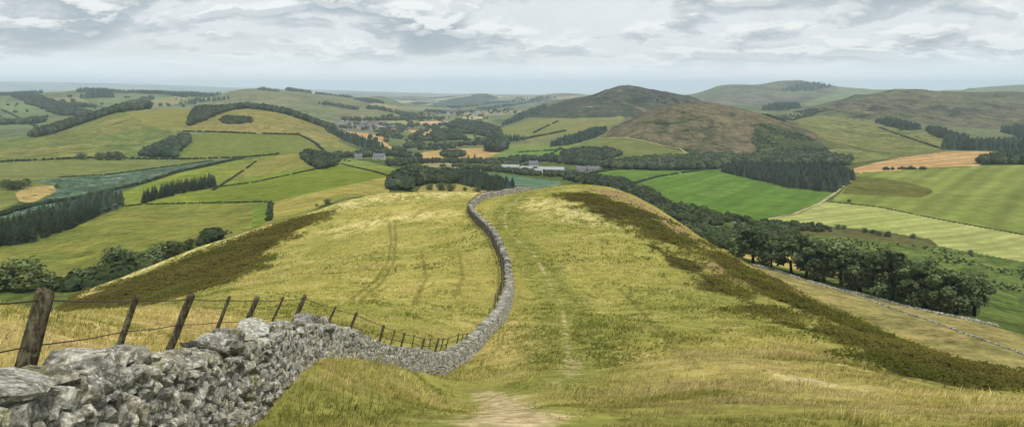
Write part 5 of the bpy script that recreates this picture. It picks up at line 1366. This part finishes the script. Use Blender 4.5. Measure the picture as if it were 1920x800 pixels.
WHITE = plain('white_render', (.42, .41, .39, 1)); SLATE = plain('slate_roof', (.17, .18, .2, 1)); TIN = plain('pale_sheet_roof', (.36, .37, .37, 1)); GREY = plain('grey_sheet', (.33, .34, .34, 1)); STONEW = plain('stone_house', (.34, .31, .27, 1)); TILE = plain('red_tile', (.3, .16, .11, 1)); DARKW = plain('dark_opening', (.02, .022, .025, 1)); CREAM = plain('cream_wall', (.55, .5, .4, 1))
def building(name, label, cat, u, v, ymin, ymax, w, d, h, rh, rot, wall, roofm, doors=(), windows=(), chimney=False, group=None):
    p = hit(u, v, ymin, ymax); r = empty(name, p); r.rotation_euler = (0, 0, math.radians(rot)); tag(r, label, cat, group)
    m = MB(); gable(m, w, d, h, rh, (0, 0)); m.build('wall', wall, r)
    m = MB(); roof(m, w, d, h, rh); ro = m.build('roof', roofm, r)
    for (x, ww, hh) in doors:
        m = MB(); m.add([(x-ww/2,-d/2-.06,-.6),(x+ww/2,-d/2-.06,-.6),(x+ww/2,-d/2-.06,hh),(x-ww/2,-d/2-.06,hh),(x-ww/2,-d/2+.1,-.6),(x+ww/2,-d/2+.1,-.6),(x+ww/2,-d/2+.1,hh),(x-ww/2,-d/2+.1,hh)], [(0,1,2,3),(0,3,7,4),(1,5,6,2),(3,2,6,7)]); m.build('door', DARKW, r)
    for (x, z) in windows:
        m = MB(); m.add([(x-.5,-d/2-.05,z),(x+.5,-d/2-.05,z),(x+.5,-d/2-.05,z+1.2),(x-.5,-d/2-.05,z+1.2),(x-.5,-d/2+.1,z),(x+.5,-d/2+.1,z),(x+.5,-d/2+.1,z+1.2),(x-.5,-d/2+.1,z+1.2)], [(0,1,2,3),(0,3,7,4),(1,5,6,2),(3,2,6,7),(0,4,5,1)]); m.build('window', DARKW, r)
    if chimney:
        for sx in (-1, 1):
            m = MB(); cx_ = sx * (w / 2 - .6); z0 = h + rh - .5
            m.add([(cx_+a*.45, b*.45, z) for z in (z0, z0 + 1.7) for a, b in ((-1,-1),(1,-1),(1,1),(-1,1))], [(0,1,5,4),(1,2,6,5),(2,3,7,6),(3,0,4,7),(4,5,6,7)]); m.build('chimney', STONEW, ro)
    return r
building('barn', 'long barn with a bright white roof, middle of the farm', 'barn', 1034, 321, 640, 1000, 30, 12, 2.6, 2.6, -14, GREY, TIN, doors=((-8, 4, 2.3), (2, 4, 2.3), (10, 3.5, 2.2)))
building('barn', 'grey roofed barn at the left end of the farm', 'barn', 958, 317, 700, 1000, 20, 11, 2.8, 2.4, -12, STONEW, GREY, doors=((-4, 3.5, 2.4),))
building('barn', 'low pale roofed shed between the two barns', 'barn', 988, 319, 700, 1000, 15, 9, 2.6, 2.2, -14, STONEW, GREY, doors=((3, 3, 2.2),))
building('barn', 'small cream shed in front of the bright barn', 'barn', 1010, 324, 640, 980, 9, 6, 3, 1.8, -10, CREAM, TIN, doors=((0, 2.5, 2.4),))
building('farmhouse', 'white gabled farmhouse behind the barns', 'house', 1000, 314, 760, 1050, 11, 7, 5.2, 3.2, 8, WHITE, SLATE, doors=((0, 1.1, 2.1),), windows=((-3.4, .9), (3.4, .9), (-3.4, 3.4), (0, 3.4), (3.4, 3.4)), chimney=True)
building('cottage', 'row of slate roofed cottages right of the farm', 'house', 1092, 321, 640, 1000, 14, 7, 3.0, 2.8, 6, WHITE, SLATE, doors=((-4, 1, 2.1), (4, 1, 2.1)), windows=((-6, .9), (-1.5, .9), (1.5, .9), (6, .9)), chimney=True)
building('cottage', 'slate roofed cottage at the right end of the cottage row', 'house', 1112, 321, 640, 1000, 12, 7, 3.0, 2.8, 6, STONEW, SLATE, doors=((0, 1, 2.1),), windows=((-4, .9), (4, .9)), chimney=True)
building('farmhouse', 'white farmhouse among trees left of the stream', 'house', 711, 299, 700, 1050, 14, 7, 4.4, 3.0, -6, WHITE, SLATE, doors=((0, 1.2, 2.1),), windows=((-5, .9), (-2.6, .9), (2.6, .9), (5, .9), (-5, 2.9), (-2, 2.9), (2, 2.9), (5, 2.9)), chimney=True)
building('cottage', 'small white cottage left of the white farmhouse', 'house', 672, 297, 700, 1050, 9, 6, 3, 2.6, 10, WHITE, SLATE, doors=((0, 1, 2),), windows=((-2.6, .9), (2.6, .9)), chimney=True)
building('barn', 'pale barn at the edge of the far left dene', 'barn', 160, 216, 1700, 3000, 26, 14, 5, 4, 10, WHITE, TIN, doors=((0, 4, 3.5),))

def house_mesh(w, d, h, rh, wall, roofm):
    m = MB(); gable(m, w, d, h, rh, (0, 0)); roof(m, w, d, h, rh, 1); return m.data('house', [wall, roofm])
HM = [house_mesh(11, 8, 5.5, 4, WHITE, SLATE), house_mesh(14, 8, 5, 4, WHITE, SLATE), house_mesh(10, 8, 5.5, 4.2, STONEW, SLATE), house_mesh(12, 8, 5, 4, CREAM, TILE), house_mesh(12, 9, 5.5, 3, WHITE, GREY)]
def village(label, group, px, n, ymin, ymax, k, seed):
    rng = np.random.default_rng(seed); P = scatter_poly(px, 24, ymin, ymax, rng); rng.shuffle(P)
    for p in P[:n]:
        s = k * rng.uniform(.8, 1.2)
        place_mesh(HM[rng.choice([0, 0, 1, 1, 2, 3, 4])], 'house', p, s, s, rng.uniform(-.5, .5) + .3, label, 'house', group)
village('small pale house in the first village below the left hills', 'houses of the first village', [(626,231),(660,227),(700,231),(738,235),(745,247),(700,245),(660,242),(630,238)], 42, 1300, 2600, .8, 3)
village('tiny house in the far village across the valley', 'houses of the far village', [(800,212),(840,206),(900,207),(960,212),(930,218),(850,216)], 36, 2000, 3800, 1.1, 4)

def cow_mesh():
    m = MB(); v, f = ICO1
    m.add(v * [1.05, .36, .42] + [0, 0, 1.0], f); m.add(v * [.34, .16, .2] + [1.25, 0, 1.15], f); m.add(v * [.25, .14, .22] + [.95, 0, 1.2], f)
    for x in (-.75, .72):
        for y in (-.2, .2): limb(m, (x, y, .85), (x, y, 0), .13, .07)
    limb(m, (-1.05, 0, 1.2), (-1.15, 0, .5), .04, .03)
    return m.data('cow', plain('black_hide', (.02, .018, .016, 1)))
COW = cow_mesh()
for i, (u, v) in enumerate([(636,297),(642,299),(648,301),(655,303),(645,302)]):
    p = hit(u, v, 640, 1000); place_mesh(COW, 'cow', p, 1.3, 1.3, i * 1.3, 'black cow grazing in the bright field near the white farmhouse', 'cow', 'cattle grazing in the bright field')
